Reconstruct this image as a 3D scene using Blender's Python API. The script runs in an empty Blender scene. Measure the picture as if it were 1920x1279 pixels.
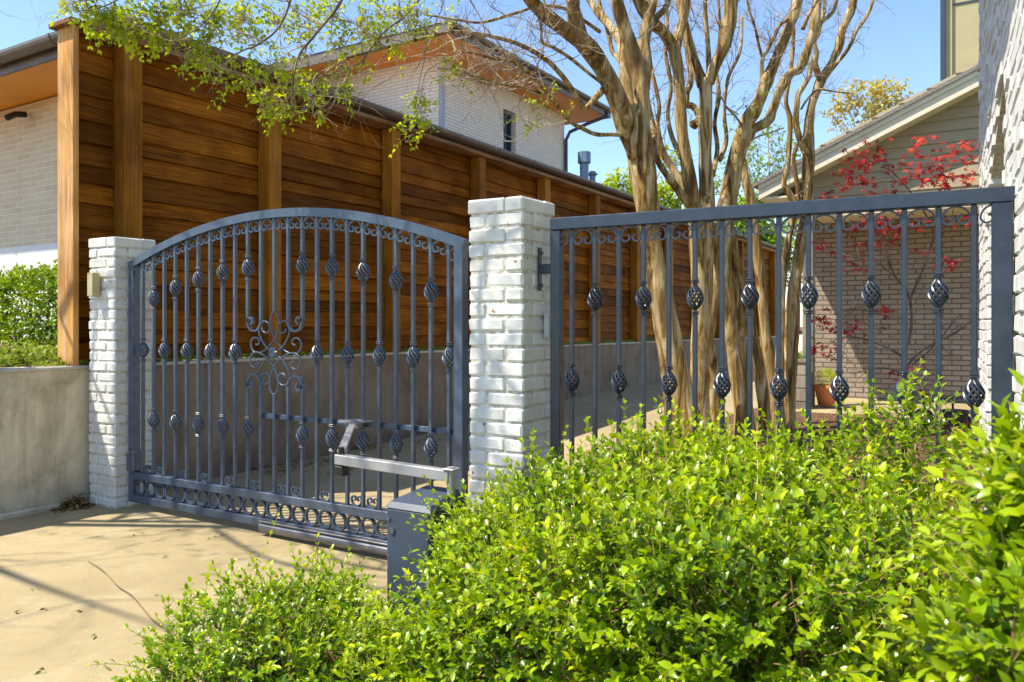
import bpy, math, random
import numpy as np
from mathutils import Vector, Matrix
rng = np.random.default_rng(7); random.seed(7)
scene = bpy.context.scene
COL = scene.collection
PI = math.pi
# ------------------------------------------------------------ camera frame
YAW = math.radians(31.55); CY, SY = math.cos(YAW), math.sin(YAW)
CAM = (1.840, -3.093, 1.195); F = 1500.0; HOR = 612.0
def P(px, py, Y):
    "a point of the place, seen at photo pixel (px,py) at Y metres ahead"
    X = (px-960)/F*Y
    return np.array([CAM[0]+CY*X-SY*Y, CAM[1]+SY*X+CY*Y, CAM[2]+(HOR-py)/F*Y])
def gz(x, y):
    "driveway height: it climbs a little behind the gate"
    t = min(max((y-1.5)/8.5, 0.0), 1.0)
    return 0.2*t*t*(3-2*t)
# ------------------------------------------------------------ scene tools
def link(o, parent=None):
    COL.objects.link(o)
    if parent is not None: o.parent = parent
    return o
def tag(o, label=None, cat=None, group=None, kind=None):
    if label: o['label'] = label
    if cat: o['category'] = cat
    if group: o['group'] = group
    if kind: o['kind'] = kind
    return o
def thing(name, label, cat, loc=(0,0,0), rz=0.0, group=None):
    o = bpy.data.objects.new(name, None); o.empty_display_size = .1
    o.location = loc; o.rotation_euler = (0,0,rz)
    link(o); return tag(o, label, cat, group)
class MB:
    "collects shapes, links them as one mesh object"
    def __init__(s): s.v=[]; s.f=[]; s.t=[]; s.n=0
    def add(s, verts, faces, tint=.5):
        verts = np.asarray(verts, float).reshape(-1,3)
        s.v.append(verts)
        k = s.n
        for f in faces: s.f.append(tuple(int(i)+k for i in f))
        s.t.extend([tint]*len(faces)); s.n += len(verts)
        return s
    def box(s, x0,y0,z0,x1,y1,z1, tint=.5, c=0.0, M=None, jit=0.0):
        lo = np.array([min(x0,x1),min(y0,y1),min(z0,z1)]); hi=np.array([max(x0,x1),max(y0,y1),max(z0,z1)])
        if c<=0:
            V = np.array([[ (lo,hi)[i][0],(lo,hi)[j][1],(lo,hi)[k][2]] for i in (0,1) for j in (0,1) for k in (0,1)])
            Fc = [(0,1,3,2),(4,6,7,5),(0,4,5,1),(2,3,7,6),(0,2,6,4),(1,5,7,3)]
        else:
            c = min(c, (hi-lo).min()*.45)
            V=[]; idx={}
            for i in (0,1):
                for j in (0,1):
                    for k in (0,1):
                        for a in range(3):
                            p=[(lo,hi)[i][0],(lo,hi)[j][1],(lo,hi)[k][2]]
                            sg=[1 if q==0 else -1 for q in (i,j,k)]
                            for b in range(3):
                                if b!=a: p[b]+=sg[b]*c
                            idx[(i,j,k,a)]=len(V); V.append(p)
            V=np.array(V); Fc=[]
            for a in range(3):
                b,d=(a+1)%3,(a+2)%3
                for s_ in (0,1):
                    q=[]
                    for (m,n_) in ((0,0),(1,0),(1,1),(0,1)):
                        t=[0,0,0]; t[a]=s_; t[b]=m; t[d]=n_; q.append(idx[(t[0],t[1],t[2],a)])
                    Fc.append(tuple(q if s_ else q[::-1]))
                for m in (0,1):
                    for n_ in (0,1):
                        t0=[0,0,0]; t0[b]=m; t0[d]=n_; t1=list(t0); t1[a]=1
                        q=(idx[(*t0,b)],idx[(*t1,b)],idx[(*t1,d)],idx[(*t0,d)])
                        Fc.append(q if (m==n_) else q[::-1])
            for i in (0,1):
                for j in (0,1):
                    for k in (0,1):
                        q=(idx[(i,j,k,0)],idx[(i,j,k,1)],idx[(i,j,k,2)])
                        Fc.append(q if (i+j+k)%2==1 else q[::-1])
        if jit>0: V = V + rng.normal(0,jit,V.shape)
        if M is not None:
            V = V @ np.array(M)[:3,:3].T + np.array(M)[:3,3]
        return s.add(V,Fc,tint)
    def tube(s, pts, rad, sides=8, tint=.5, cap=True, lump=0.0, seed=0):
        pts=np.asarray(pts,float); n=len(pts)
        rad=np.full(n,float(rad)) if np.isscalar(rad) else np.asarray(rad,float)
        T=np.gradient(pts,axis=0); T/= (np.linalg.norm(T,axis=1)[:,None]+1e-12)
        up=np.array([0,0,1.]) if abs(T[0][2])<.9 else np.array([1.,0,0])
        N=np.cross(T[0],up); N/=np.linalg.norm(N)
        V=[]; a=np.arange(sides)*2*PI/sides
        r_=np.random.default_rng(seed+n)
        ph=r_.uniform(0,6.28,4)
        for i in range(n):
            N=N-T[i]*np.dot(N,T[i]); N/=(np.linalg.norm(N)+1e-12)
            B=np.cross(T[i],N)
            k=np.ones(sides)
            if lump>0:
                k=1+lump*(np.sin(2*a+ph[0]+i*.35)+.7*np.sin(3*a+ph[1]-i*.22)+.5*np.sin(5*a+ph[2]+i*.5)+.5*math.sin(i*.8+ph[3]))
            V.append(pts[i]+ (rad[i]*k)[:,None]*(np.cos(a)[:,None]*N+np.sin(a)[:,None]*B))
        V=np.concatenate(V); Fc=[]
        for i in range(n-1):
            for j in range(sides):
                j2=(j+1)%sides
                Fc.append((i*sides+j,i*sides+j2,(i+1)*sides+j2,(i+1)*sides+j))
        if cap:
            Fc.append(tuple(range(sides))[::-1]); Fc.append(tuple((n-1)*sides+j for j in range(sides)))
        return s.add(V,Fc,tint)
    def strip(s, pts, w, t, axis=(0,1,0), tint=.5):
        "flat bar of width w (along axis) and thickness t following a path"
        pts=np.asarray(pts,float); n=len(pts); ax=np.array(axis,float)
        T=np.gradient(pts,axis=0); T/= (np.linalg.norm(T,axis=1)[:,None]+1e-12)
        V=[]
        for i in range(n):
            N=np.cross(T[i],ax); N/=(np.linalg.norm(N)+1e-12)
            for (a,b) in ((-1,-1),(1,-1),(1,1),(-1,1)):
                V.append(pts[i]+ax*a*w/2+N*b*t/2)
        Fc=[(3,2,1,0),((n-1)*4,(n-1)*4+1,(n-1)*4+2,(n-1)*4+3)]
        for i in range(n-1):
            for j in range(4):
                j2=(j+1)%4; Fc.append((i*4+j,i*4+j2,(i+1)*4+j2,(i+1)*4+j))
        return s.add(V,Fc,tint)
    def prism(s, poly, a, b, axis='x', tint=.5):
        "polygon (u,v) extruded along axis from a to b"
        n=len(poly); V=[]
        for w in (a,b):
            for (u,v) in poly:
                V.append({'x':(w,u,v),'y':(u,w,v),'z':(u,v,w)}[axis])
        Fc=[tuple(range(n)), tuple(range(2*n-1,n-1,-1))]
        for i in range(n):
            j=(i+1)%n; Fc.append((i,i+n,j+n,j))
        return s.add(V,Fc,tint)
    def lathe(s, prof, seg=24, c=(0,0,0), tint=.5):
        V=[];Fc=[]
        for (r,z) in prof:
            for j in range(seg):
                a=2*PI*j/seg; V.append((c[0]+r*math.cos(a),c[1]+r*math.sin(a),c[2]+z))
        for i in range(len(prof)-1):
            for j in range(seg):
                j2=(j+1)%seg; Fc.append((i*seg+j,i*seg+j2,(i+1)*seg+j2,(i+1)*seg+j))
        Fc.append(tuple(range(seg))[::-1]); Fc.append(tuple((len(prof)-1)*seg+j for j in range(seg)))
        return s.add(V,Fc,tint)
    def build(s, name, mat, parent=None, loc=(0,0,0), smooth=False, fix=True):
        me=bpy.data.meshes.new(name)
        V=np.concatenate(s.v) if s.v else np.zeros((0,3))
        me.from_pydata(V.tolist(),[],s.f); me.update()
        if fix:
            import bmesh
            bm=bmesh.new(); bm.from_mesh(me); bmesh.ops.recalc_face_normals(bm,faces=bm.faces); bm.to_mesh(me); bm.free()
        at=me.attributes.new('tint','FLOAT','FACE'); at.data.foreach_set('value',np.array(s.t,dtype=np.float32))
        if smooth: me.polygons.foreach_set('use_smooth',[True]*len(me.polygons))
        me.materials.append(mat)
        o=bpy.data.objects.new(name,me); o.location=loc; link(o,parent); return o
def crom(pts, k=6):
    "Catmull-Rom through rows of any width"
    p=np.asarray(pts,float); p=np.vstack([2*p[0]-p[1],p,2*p[-1]-p[-2]]); out=[]
    for i in range(1,len(p)-2):
        for t in np.arange(k)/k:
            out.append(.5*((2*p[i])+(-p[i-1]+p[i+1])*t+(2*p[i-1]-5*p[i]+4*p[i+1]-p[i+2])*t*t+(-p[i-1]+3*p[i]-3*p[i+1]+p[i+2])*t**3))
    out.append(p[-2]); return np.array(out)
# ------------------------------------------------------------ materials
def newmat(name):
    m=bpy.data.materials.new(name); m.use_nodes=True; nt=m.node_tree; nt.nodes.clear()
    out=nt.nodes.new('ShaderNodeOutputMaterial'); b=nt.nodes.new('ShaderNodeBsdfPrincipled')
    nt.links.new(b.outputs[0],out.inputs[0]); return m,nt,b,out
def N(nt,t,**k):
    n=nt.nodes.new(t)
    for a,v in k.items():
        if a in n.inputs.keys() if isinstance(a,str) else False: n.inputs[a].default_value=v
        else: setattr(n,a,v)
    return n
def L(nt,a,b): nt.links.new(a,b)
def noise(nt,vec,scale,detail=4,rough=.55,dist=0):
    n=nt.nodes.new('ShaderNodeTexNoise'); n.inputs['Scale'].default_value=scale; n.inputs['Detail'].default_value=detail
    n.inputs['Roughness'].default_value=rough; n.inputs['Distortion'].default_value=dist
    if vec is not None: L(nt,vec,n.inputs['Vector'])
    return n.outputs['Fac']
def ramp(nt,fac,stops):
    r=nt.nodes.new('ShaderNodeValToRGB'); e=r.color_ramp.elements
    while len(e)<len(stops): e.new(.5)
    for i,(p,c) in enumerate(stops):
        e[i].position=p; e[i].color=(*c,1) if len(c)==3 else c
    L(nt,fac,r.inputs[0]); return r.outputs[0]
def mix(nt,a,b,f,mode='MIX'):
    m=nt.nodes.new('ShaderNodeMix'); m.data_type='RGBA'; m.blend_type=mode
    for s_,v in ((6,a),(7,b),(0,f)):
        if hasattr(v,'node'): L(nt,v,m.inputs[s_])
        else: m.inputs[s_].default_value=(*v,1) if isinstance(v,tuple) else v
    return m.outputs[2]
def mathn(nt,op,a,b=None,c=None):
    m=nt.nodes.new('ShaderNodeMath'); m.operation=op
    for i,v in enumerate((a,b,c)):
        if v is None: continue
        if hasattr(v,'node'): L(nt,v,m.inputs[i])
        else: m.inputs[i].default_value=v
    return m.outputs[0]
def coord(nt,kind='Object',scale=(1,1,1)):
    c=nt.nodes.new('ShaderNodeTexCoord'); m=nt.nodes.new('ShaderNodeMapping'); m.inputs['Scale'].default_value=scale
    L(nt,c.outputs[kind],m.inputs[0]); return m.outputs[0]
def bump(nt,b,h,strength=.3,dist=.01):
    n=nt.nodes.new('ShaderNodeBump'); n.inputs['Strength'].default_value=strength; n.inputs['Distance'].default_value=dist
    L(nt,h,n.inputs['Height']); L(nt,n.outputs[0],b.inputs['Normal']); return n
def tint(nt):
    a=nt.nodes.new('ShaderNodeAttribute'); a.attribute_name='tint'; return a.outputs['Fac']

def m_painted_brick():
    m,nt,b,o=newmat('painted_brick'); v=coord(nt)
    n1=noise(nt,v,9,5); n2=noise(nt,v,60,5,.7); n3=noise(nt,v,17,3,.6)
    base=ramp(nt,n1,[(.3,(.60,.585,.54)),(.6,(.735,.725,.685))])
    base=mix(nt,base,(.42,.39,.32),mathn(nt,'MULTIPLY',ramp(nt,n2,[(.62,(0,0,0)),(.74,(1,1,1))]),.4))
    chip=ramp(nt,n3,[(.70,(0,0,0)),(.712,(1,1,1))])
    col=mix(nt,base,(.36,.10,.045),chip)
    tn=tint(nt); col=mix(nt,col,(.93,.93,.93),1.0,'MULTIPLY')
    L(nt,col,b.inputs['Base Color']); b.inputs['Roughness'].default_value=.62
    h=mathn(nt,'ADD',mathn(nt,'MULTIPLY',n1,1.0),mathn(nt,'MULTIPLY',n2,.35)); bump(nt,b,h,.7,.006)
    return m
def m_mortar():
    m,nt,b,o=newmat('painted_mortar'); v=coord(nt); n=noise(nt,v,40,4)
    L(nt,ramp(nt,n,[(.3,(.36,.32,.22)),(.65,(.74,.72,.66))]),b.inputs['Base Color']); b.inputs['Roughness'].default_value=.9
    bump(nt,b,n,.6,.006); return m
def m_iron(name='painted_iron',c1=(.012,.021,.040),c2=(.026,.039,.064)):
    m,nt,b,o=newmat(name); v=coord(nt); n=noise(nt,v,14,4); n2=noise(nt,v,90,3)
    c=ramp(nt,n,[(.3,c1),(.7,c2)])
    c=mix(nt,c,(.17,.15,.14),mathn(nt,'MULTIPLY',ramp(nt,n2,[(.66,(0,0,0)),(.8,(1,1,1))]),.5))
    L(nt,c,b.inputs['Base Color']); b.inputs['Roughness'].default_value=.30; b.inputs['Specular IOR Level'].default_value=.6
    L(nt,ramp(nt,n,[(.3,(.25,)*3),(.7,(.42,)*3)]),b.inputs['Roughness'])
    bump(nt,b,n2,.15,.002); return m
def m_metal(name,c,rough=.4,metal=.6):
    m,nt,b,o=newmat(name); v=coord(nt); n=noise(nt,v,12,4)
    L(nt,ramp(nt,n,[(.3,tuple(x*.75 for x in c)),(.7,c)]),b.inputs['Base Color']); b.inputs['Roughness'].default_value=rough; b.inputs['Metallic'].default_value=metal
    return m
def m_plain(name,c,rough=.6,var=.2,sc=20):
    m,nt,b,o=newmat(name); v=coord(nt); n=noise(nt,v,sc,4)
    L(nt,ramp(nt,n,[(.3,tuple(x*(1-var) for x in c)),(.7,tuple(min(1,x*(1+var*.4)) for x in c))]),b.inputs['Base Color']); b.inputs['Roughness'].default_value=rough
    bump(nt,b,n,.2,.003); return m
def m_wood(name,dark,light,along='y',grey=0.0,rough=.55):
    m,nt,b,o=newmat(name)
    sc={'y':(20,1.1,38),'z':(34,34,1.0),'x':(1,14,22)}[along]
    t=tint(nt)
    c=nt.nodes.new('ShaderNodeTexCoord'); ad=nt.nodes.new('ShaderNodeVectorMath'); ad.operation='ADD'
    cm=nt.nodes.new('ShaderNodeCombineXYZ'); tt=mathn(nt,'MULTIPLY',t,37.0)
    for i in range(3): L(nt,tt,cm.inputs[i])
    L(nt,c.outputs['Object'],ad.inputs[0]); L(nt,cm.outputs[0],ad.inputs[1])
    mp=nt.nodes.new('ShaderNodeMapping'); mp.inputs['Scale'].default_value=sc; L(nt,ad.outputs[0],mp.inputs[0])
    g=noise(nt,mp.outputs[0],2.0,8,.68,1.3); blot=noise(nt,ad.outputs[0],2.3,3,.5)
    vor=nt.nodes.new('ShaderNodeTexVoronoi'); vor.inputs['Scale'].default_value=1.0
    mk=nt.nodes.new('ShaderNodeMapping'); mk.inputs['Scale'].default_value={'y':(3,1.3,4.5),'z':(4.5,4.5,1.3),'x':(1.3,3,4.5)}[along]; L(nt,ad.outputs[0],mk.inputs[0]); L(nt,mk.outputs[0],vor.inputs['Vector'])
    knot=ramp(nt,vor.outputs['Distance'],[(.05,(1,1,1)),(.16,(0,0,0))])
    col=ramp(nt,g,[(.27,dark),(.74,light)])
    hs=nt.nodes.new('ShaderNodeHueSaturation'); L(nt,col,hs.inputs['Color'])
    L(nt,mathn(nt,'ADD',mathn(nt,'MULTIPLY',t,.85),.52),hs.inputs['Value'])
    col=hs.outputs[0]
    col=mix(nt,col,mix(nt,col,(.62,.55,.5),1.0,'MULTIPLY'),ramp(nt,blot,[(.35,(1,1,1)),(.6,(0,0,0))]))
    col=mix(nt,col,tuple(x*.35 for x in dark),mathn(nt,'MULTIPLY',knot,.8))
    if grey>0:
        col=mix(nt,col,(.62,.50,.40),mathn(nt,'MULTIPLY',ramp(nt,noise(nt,mp.outputs[0],1.1,5,.7),[(.5,(0,0,0)),(.7,(1,1,1))]),grey))
    L(nt,col,b.inputs['Base Color']); b.inputs['Roughness'].default_value=rough+.15; b.inputs['Specular IOR Level'].default_value=.12
    bump(nt,b,g,.6,.006); return m
def m_concrete_drive():
    m,nt,b,o=newmat('driveway_concrete'); v=coord(nt)
    n1=noise(nt,v,.9,6,.6); n2=noise(nt,v,9,8,.75,.0); n3=noise(nt,v,120,4,.7); n4=noise(nt,v,3.4,7,.7,.2)
    c=ramp(nt,n1,[(.3,(.265,.200,.095)),(.7,(.41,.32,.168))])
    c=mix(nt,c,(.25,.19,.105),mathn(nt,'MULTIPLY',ramp(nt,n2,[(.5,(0,0,0)),(.75,(1,1,1))]),.55))
    c=mix(nt,c,(.46,.385,.25),mathn(nt,'MULTIPLY',ramp(nt,n4,[(.52,(0,0,0)),(.7,(1,1,1))]),.5))
    vr=nt.nodes.new('ShaderNodeTexVoronoi'); vr.feature='DISTANCE_TO_EDGE'; vr.inputs['Scale'].default_value=.42
    wv=nt.nodes.new('ShaderNodeVectorMath'); wv.operation='ADD'; cx=nt.nodes.new('ShaderNodeCombineXYZ'); L(nt,mathn(nt,'MULTIPLY',n2,.35),cx.inputs[0]); L(nt,mathn(nt,'MULTIPLY',n4,.5),cx.inputs[1]); L(nt,v,wv.inputs[0]); L(nt,cx.outputs[0],wv.inputs[1]); L(nt,wv.outputs[0],vr.inputs['Vector'])
    c=mix(nt,c,(.10,.075,.045),mathn(nt,'MULTIPLY',ramp(nt,vr.outputs['Distance'],[(.0008,(1,1,1)),(.0025,(0,0,0))]),.22))
    spk=noise(nt,v,330,2,.5); c=mix(nt,c,(.62,.54,.40),mathn(nt,'MULTIPLY',ramp(nt,spk,[(.58,(0,0,0)),(.7,(1,1,1))]),.6))
    c=mix(nt,c,(.15,.11,.065),mathn(nt,'MULTIPLY',ramp(nt,n3,[(.58,(0,0,0)),(.70,(1,1,1))]),.6))
    L(nt,c,b.inputs['Base Color']); b.inputs['Roughness'].default_value=.85
    bump(nt,b,mathn(nt,'ADD',n3,mathn(nt,'MULTIPLY',n2,2)),.35,.004); return m
def m_concrete_wall():
    m,nt,b,o=newmat('retaining_wall_concrete'); v=coord(nt)
    vs=coord(nt,'Object',(1,2.2,.35)); n1=noise(nt,v,1.6,7,.7,.5); n2=noise(nt,vs,3,6,.65,.4); n3=noise(nt,v,50,5,.7)
    sx=nt.nodes.new('ShaderNodeSeparateXYZ'); L(nt,v,sx.inputs[0])
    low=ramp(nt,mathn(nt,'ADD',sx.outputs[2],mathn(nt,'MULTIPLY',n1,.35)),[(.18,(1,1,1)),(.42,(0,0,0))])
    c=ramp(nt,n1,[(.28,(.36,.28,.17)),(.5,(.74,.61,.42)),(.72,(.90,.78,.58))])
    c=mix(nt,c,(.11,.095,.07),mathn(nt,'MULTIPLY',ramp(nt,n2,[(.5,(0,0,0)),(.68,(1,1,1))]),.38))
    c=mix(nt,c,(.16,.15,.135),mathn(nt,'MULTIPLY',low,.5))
    b.inputs['Roughness'].default_value=.9
    canopy_shade=ramp(nt,mathn(nt,'ADD',sx.outputs[1],mathn(nt,'MULTIPLY',n1,.3)),[(.15,(0,0,0)),(.45,(1,1,1))])  # shade of the tree canopy, painted into the wall colour behind the gate
    c=mix(nt,c,mix(nt,c,(.33,.30,.31),1.0,'MULTIPLY'),canopy_shade); L(nt,c,b.inputs['Base Color'])
    wv=mathn(nt,'MULTIPLY',mathn(nt,'SINE',mathn(nt,'MULTIPLY',sx.outputs[2],34)),.25)
    bump(nt,b,mathn(nt,'ADD',mathn(nt,'ADD',n3,mathn(nt,'MULTIPLY',n1,3)),wv),.5,.006); return m
def m_brick_wall(name,c1,c2,mort,bw=.22,bh=.068,off=.5,rough=.8,ms=.008):
    m,nt,b,o=newmat(name); v=coord(nt); s=nt.nodes.new('ShaderNodeSeparateXYZ'); L(nt,v,s.inputs[0])
    cb=nt.nodes.new('ShaderNodeCombineXYZ'); L(nt,mathn(nt,'ADD',s.outputs[0],s.outputs[1]),cb.inputs[0]); L(nt,s.outputs[2],cb.inputs[1])
    nz=noise(nt,v,3,4)
    t=nt.nodes.new('ShaderNodeTexBrick'); L(nt,cb.outputs[0],t.inputs['Vector'])
    for k,x in (('Scale',1.0),('Brick Width',bw),('Row Height',bh),('Mortar Size',ms),('Mortar Smooth',.3)): t.inputs[k].default_value=x
    t.offset=off
    t.inputs['Color1'].default_value=(*c1,1); t.inputs['Color2'].default_value=(*c2,1); t.inputs['Mortar'].default_value=(*mort,1)
    fine=noise(nt,v,70,4,.7)
    c=mix(nt,t.outputs['Color'],(.75,.73,.7),mathn(nt,'MULTIPLY',nz,.6),'MULTIPLY')
    L(nt,c,b.inputs['Base Color']); b.inputs['Roughness'].default_value=rough
    h=mathn(nt,'SUBTRACT',mathn(nt,'MULTIPLY',fine,.25),t.outputs['Fac']); bump(nt,b,h,.8,.006); return m
def m_siding():
    m,nt,b,o=newmat('painted_siding'); v=coord(nt); n=noise(nt,coord(nt,'Object',(1,1,12)),4,5)
    L(nt,ramp(nt,n,[(.3,(.30,.235,.135)),(.7,(.38,.305,.185))]),b.inputs['Base Color']); b.inputs['Roughness'].default_value=.6
    bump(nt,b,n,.2,.003); return m
def m_bark():
    m,nt,b,o=newmat('crape_myrtle_bark'); v=coord(nt,'Object',(1.6,1.6,.20)); v0=coord(nt)
    n1=noise(nt,v,7,7,.68,1.4); n2=noise(nt,v,24,6,.7,.8); n3=noise(nt,v0,2.2,3)
    c=ramp(nt,n1,[(.38,(.075,.036,.012)),(.455,(.22,.125,.030)),(.52,(.40,.265,.085)),(.60,(.60,.47,.28))])
    c=mix(nt,c,(.21,.175,.12),mathn(nt,'MULTIPLY',ramp(nt,n2,[(.5,(0,0,0)),(.7,(1,1,1))]),.6))
    c=mix(nt,c,(.22,.13,.045),mathn(nt,'MULTIPLY',ramp(nt,n3,[(.5,(0,0,0)),(.65,(1,1,1))]),.5))
    L(nt,c,b.inputs['Base Color']); b.inputs['Roughness'].default_value=.75; b.inputs['Specular IOR Level'].default_value=.2
    bump(nt,b,mathn(nt,'ADD',n1,mathn(nt,'MULTIPLY',n2,.5)),.9,.02); return m
def m_twig(name,c1,c2):
    m,nt,b,o=newmat(name); n=noise(nt,coord(nt),6,3)
    L(nt,ramp(nt,n,[(.35,c1),(.65,c2)]),b.inputs['Base Color']); b.inputs['Roughness'].default_value=.7; return m
def m_leaf(name,stops,trans=.4,rough=.38,gloss=.5):
    m,nt,b,o=newmat(name); t=tint(nt)
    c=ramp(nt,t,stops); L(nt,c,b.inputs['Base Color']); b.inputs['Roughness'].default_value=rough; b.inputs['Specular IOR Level'].default_value=gloss
    tr=nt.nodes.new('ShaderNodeBsdfTranslucent'); L(nt,mix(nt,c,(1.0,.95,.45),1.0,'MULTIPLY'),tr.inputs[0])
    ms=nt.nodes.new('ShaderNodeMixShader'); ms.inputs[0].default_value=trans
    L(nt,b.outputs[0],ms.inputs[1]); L(nt,tr.outputs[0],ms.inputs[2]); L(nt,ms.outputs[0],o.inputs[0]); return m
def m_mulch():
    m,nt,b,o=newmat('bark_mulch'); v=coord(nt,'Object',(1,1,1)); t=tint(nt)
    n1=noise(nt,v,25,6,.7,1.5); n2=noise(nt,v,3,4)
    c=ramp(nt,n1,[(.3,(.06,.028,.012)),(.5,(.20,.10,.045)),(.7,(.38,.22,.11))])
    c=mix(nt,c,mix(nt,c,(.55,.5,.45),1.0,'MULTIPLY'),n2)
    L(nt,c,b.inputs['Base Color']); b.inputs['Roughness'].default_value=.95; bump(nt,b,n1,1.0,.03); return m
def m_glass(name,c,rough=.05):
    m,nt,b,o=newmat(name); n=noise(nt,coord(nt),1.4,2)
    L(nt,ramp(nt,n,[(.4,tuple(x*.6 for x in c)),(.6,c)]),b.inputs['Base Color'])
    b.inputs['Roughness'].default_value=rough; b.inputs['Metallic'].default_value=.0; b.inputs['Specular IOR Level'].default_value=1.0; return m

PB=m_painted_brick(); MO=m_mortar(); IR=m_iron(); IRG=m_iron('sunlit_iron',(.040,.060,.094),(.070,.100,.145))  # IRG: gate copy of the same iron paint, sunlight put into its lighter colour
STEEL=m_metal('galvanized_steel',(.19,.19,.21),.35,.6); ARM=m_metal('grey_primed_steel',(.40,.39,.40),.45,.35)
BRASS=m_metal('brass',(.62,.52,.27),.4,.55)
BOXP=m_plain('operator_box_paint',(.050,.066,.102),.45,.1,5)
FENCE=m_wood('stained_fence_board',(.050,.013,.0008),(.49,.172,.010),'y')
POSTW=m_wood('stained_fence_post',(.17,.055,.003),(.58,.24,.016),'z',.12)
ENDW=m_wood('weathered_end_board',(.44,.18,.03),(.80,.46,.15),'z',.85)
CAPW=m_wood('fence_cap_wood',(.20,.075,.02),(.44,.22,.09),'y',.3)
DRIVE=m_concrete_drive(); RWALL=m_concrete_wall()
CAPC=m_plain('wall_top_concrete',(.56,.51,.42),.85,.3,8)
LBRICK=m_brick_wall('taupe_brick',(.68,.53,.34),(.78,.62,.42),(.90,.80,.60),.30,.068)
UBRICK=m_brick_wall('pale_brick',(.93,.77,.64),(.95,.84,.71),(.72,.58,.46),.30,.068,ms=.010)
RBRICK=m_brick_wall('porch_brick',(.30,.235,.18),(.38,.31,.245),(.15,.115,.085),.215,.068,ms=.010)
WBAND=m_plain('white_stucco',(.78,.76,.72),.8,.05,3)
SOFF=m_plain('orange_soffit_boards',(.95,.42,.03),.5,.12,6)
SOFR=m_plain('red_orange_soffit',(.95,.30,.03),.5,.15,5)
GUT=m_plain('bronze_gutter',(.17,.135,.105),.45,.2,4)
ROOFM=m_plain('roof_shingle',(.24,.215,.19),.9,.5,40)
SID=m_siding(); TRIM=m_plain('cream_trim',(.72,.64,.47),.55,.12,6)
PANEL=m_plain('olive_panel',(.40,.345,.175),.6,.1,3)
BARK=m_bark(); TWIG=m_twig('bare_twig',(.17,.10,.06),(.58,.46,.32)); DTWIG=m_twig('dark_twig',(.07,.045,.025),(.20,.13,.07))
GSTEM=m_twig('shrub_stem',(.22,.10,.04),(.42,.30,.14))
MTW=m_twig('maple_bark',(.09,.05,.03),(.22,.14,.09))
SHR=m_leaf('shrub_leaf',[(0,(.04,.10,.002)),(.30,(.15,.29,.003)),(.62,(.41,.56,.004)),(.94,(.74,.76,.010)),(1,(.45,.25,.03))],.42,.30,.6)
NEAR=m_leaf('near_shrub_leaf',[(0,(.06,.14,.003)),(.4,(.22,.36,.005)),(.8,(.46,.58,.010)),(.95,(.50,.52,.04)),(1,(.60,.30,.03))],.42,.30,.6)
CRL=m_leaf('young_tree_leaf',[(0,(.16,.24,.004)),(.5,(.42,.55,.008)),(1,(.66,.70,.015))],.58,.45,.4)
HED=m_leaf('hedge_leaf',[(0,(.035,.085,.002)),(.5,(.17,.30,.005)),(1,(.46,.58,.012))],.35,.32,.6)
RED=m_leaf('red_maple_leaf',[(0,(.22,.010,.014)),(.5,(.52,.022,.024)),(1,(.90,.11,.03))],.45,.45,.3)
FARL=m_leaf('far_leaf',[(0,(.10,.20,.02)),(.5,(.24,.38,.05)),(1,(.45,.50,.09))],.45,.6,.2)
YELL=m_leaf('yellow_far_leaf',[(0,(.42,.36,.20)),(.5,(.60,.48,.14)),(1,(.72,.60,.06))],.4,.6,.2)
GRASS=m_leaf('ground_cover_leaf',[(0,(.10,.18,.01)),(.5,(.26,.36,.03)),(1,(.50,.50,.12))],.4,.5,.3)
DRYL=m_leaf('dry_leaf',[(0,(.10,.06,.02)),(.5,(.26,.17,.06)),(1,(.42,.30,.12))],.2,.8,.1)
MULCH=m_mulch()
TERRA=m_plain('terracotta',(.62,.21,.07),.7,.15,10)
BLACK=m_plain('black_plastic',(.012,.013,.016),.35,.2,10); REDP=m_plain('red_plastic',(.55,.03,.02),.35,.1,10)
GREYW=m_wood('grey_wood',(.26,.22,.17),(.42,.37,.30),'z',.3)
GLD=m_glass('dark_window_glass',(.02,.06,.09)); GLG=m_glass('green_window_glass',(.05,.13,.11))
BLUEM=m_metal('blue_grey_flue',(.20,.28,.35),.5,.3)
FRM=m_plain('window_frame_paint',(.035,.05,.07),.4,.1,5); DSP=m_plain('downspout_paint',(.36,.37,.44),.5,.05,5)
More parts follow.
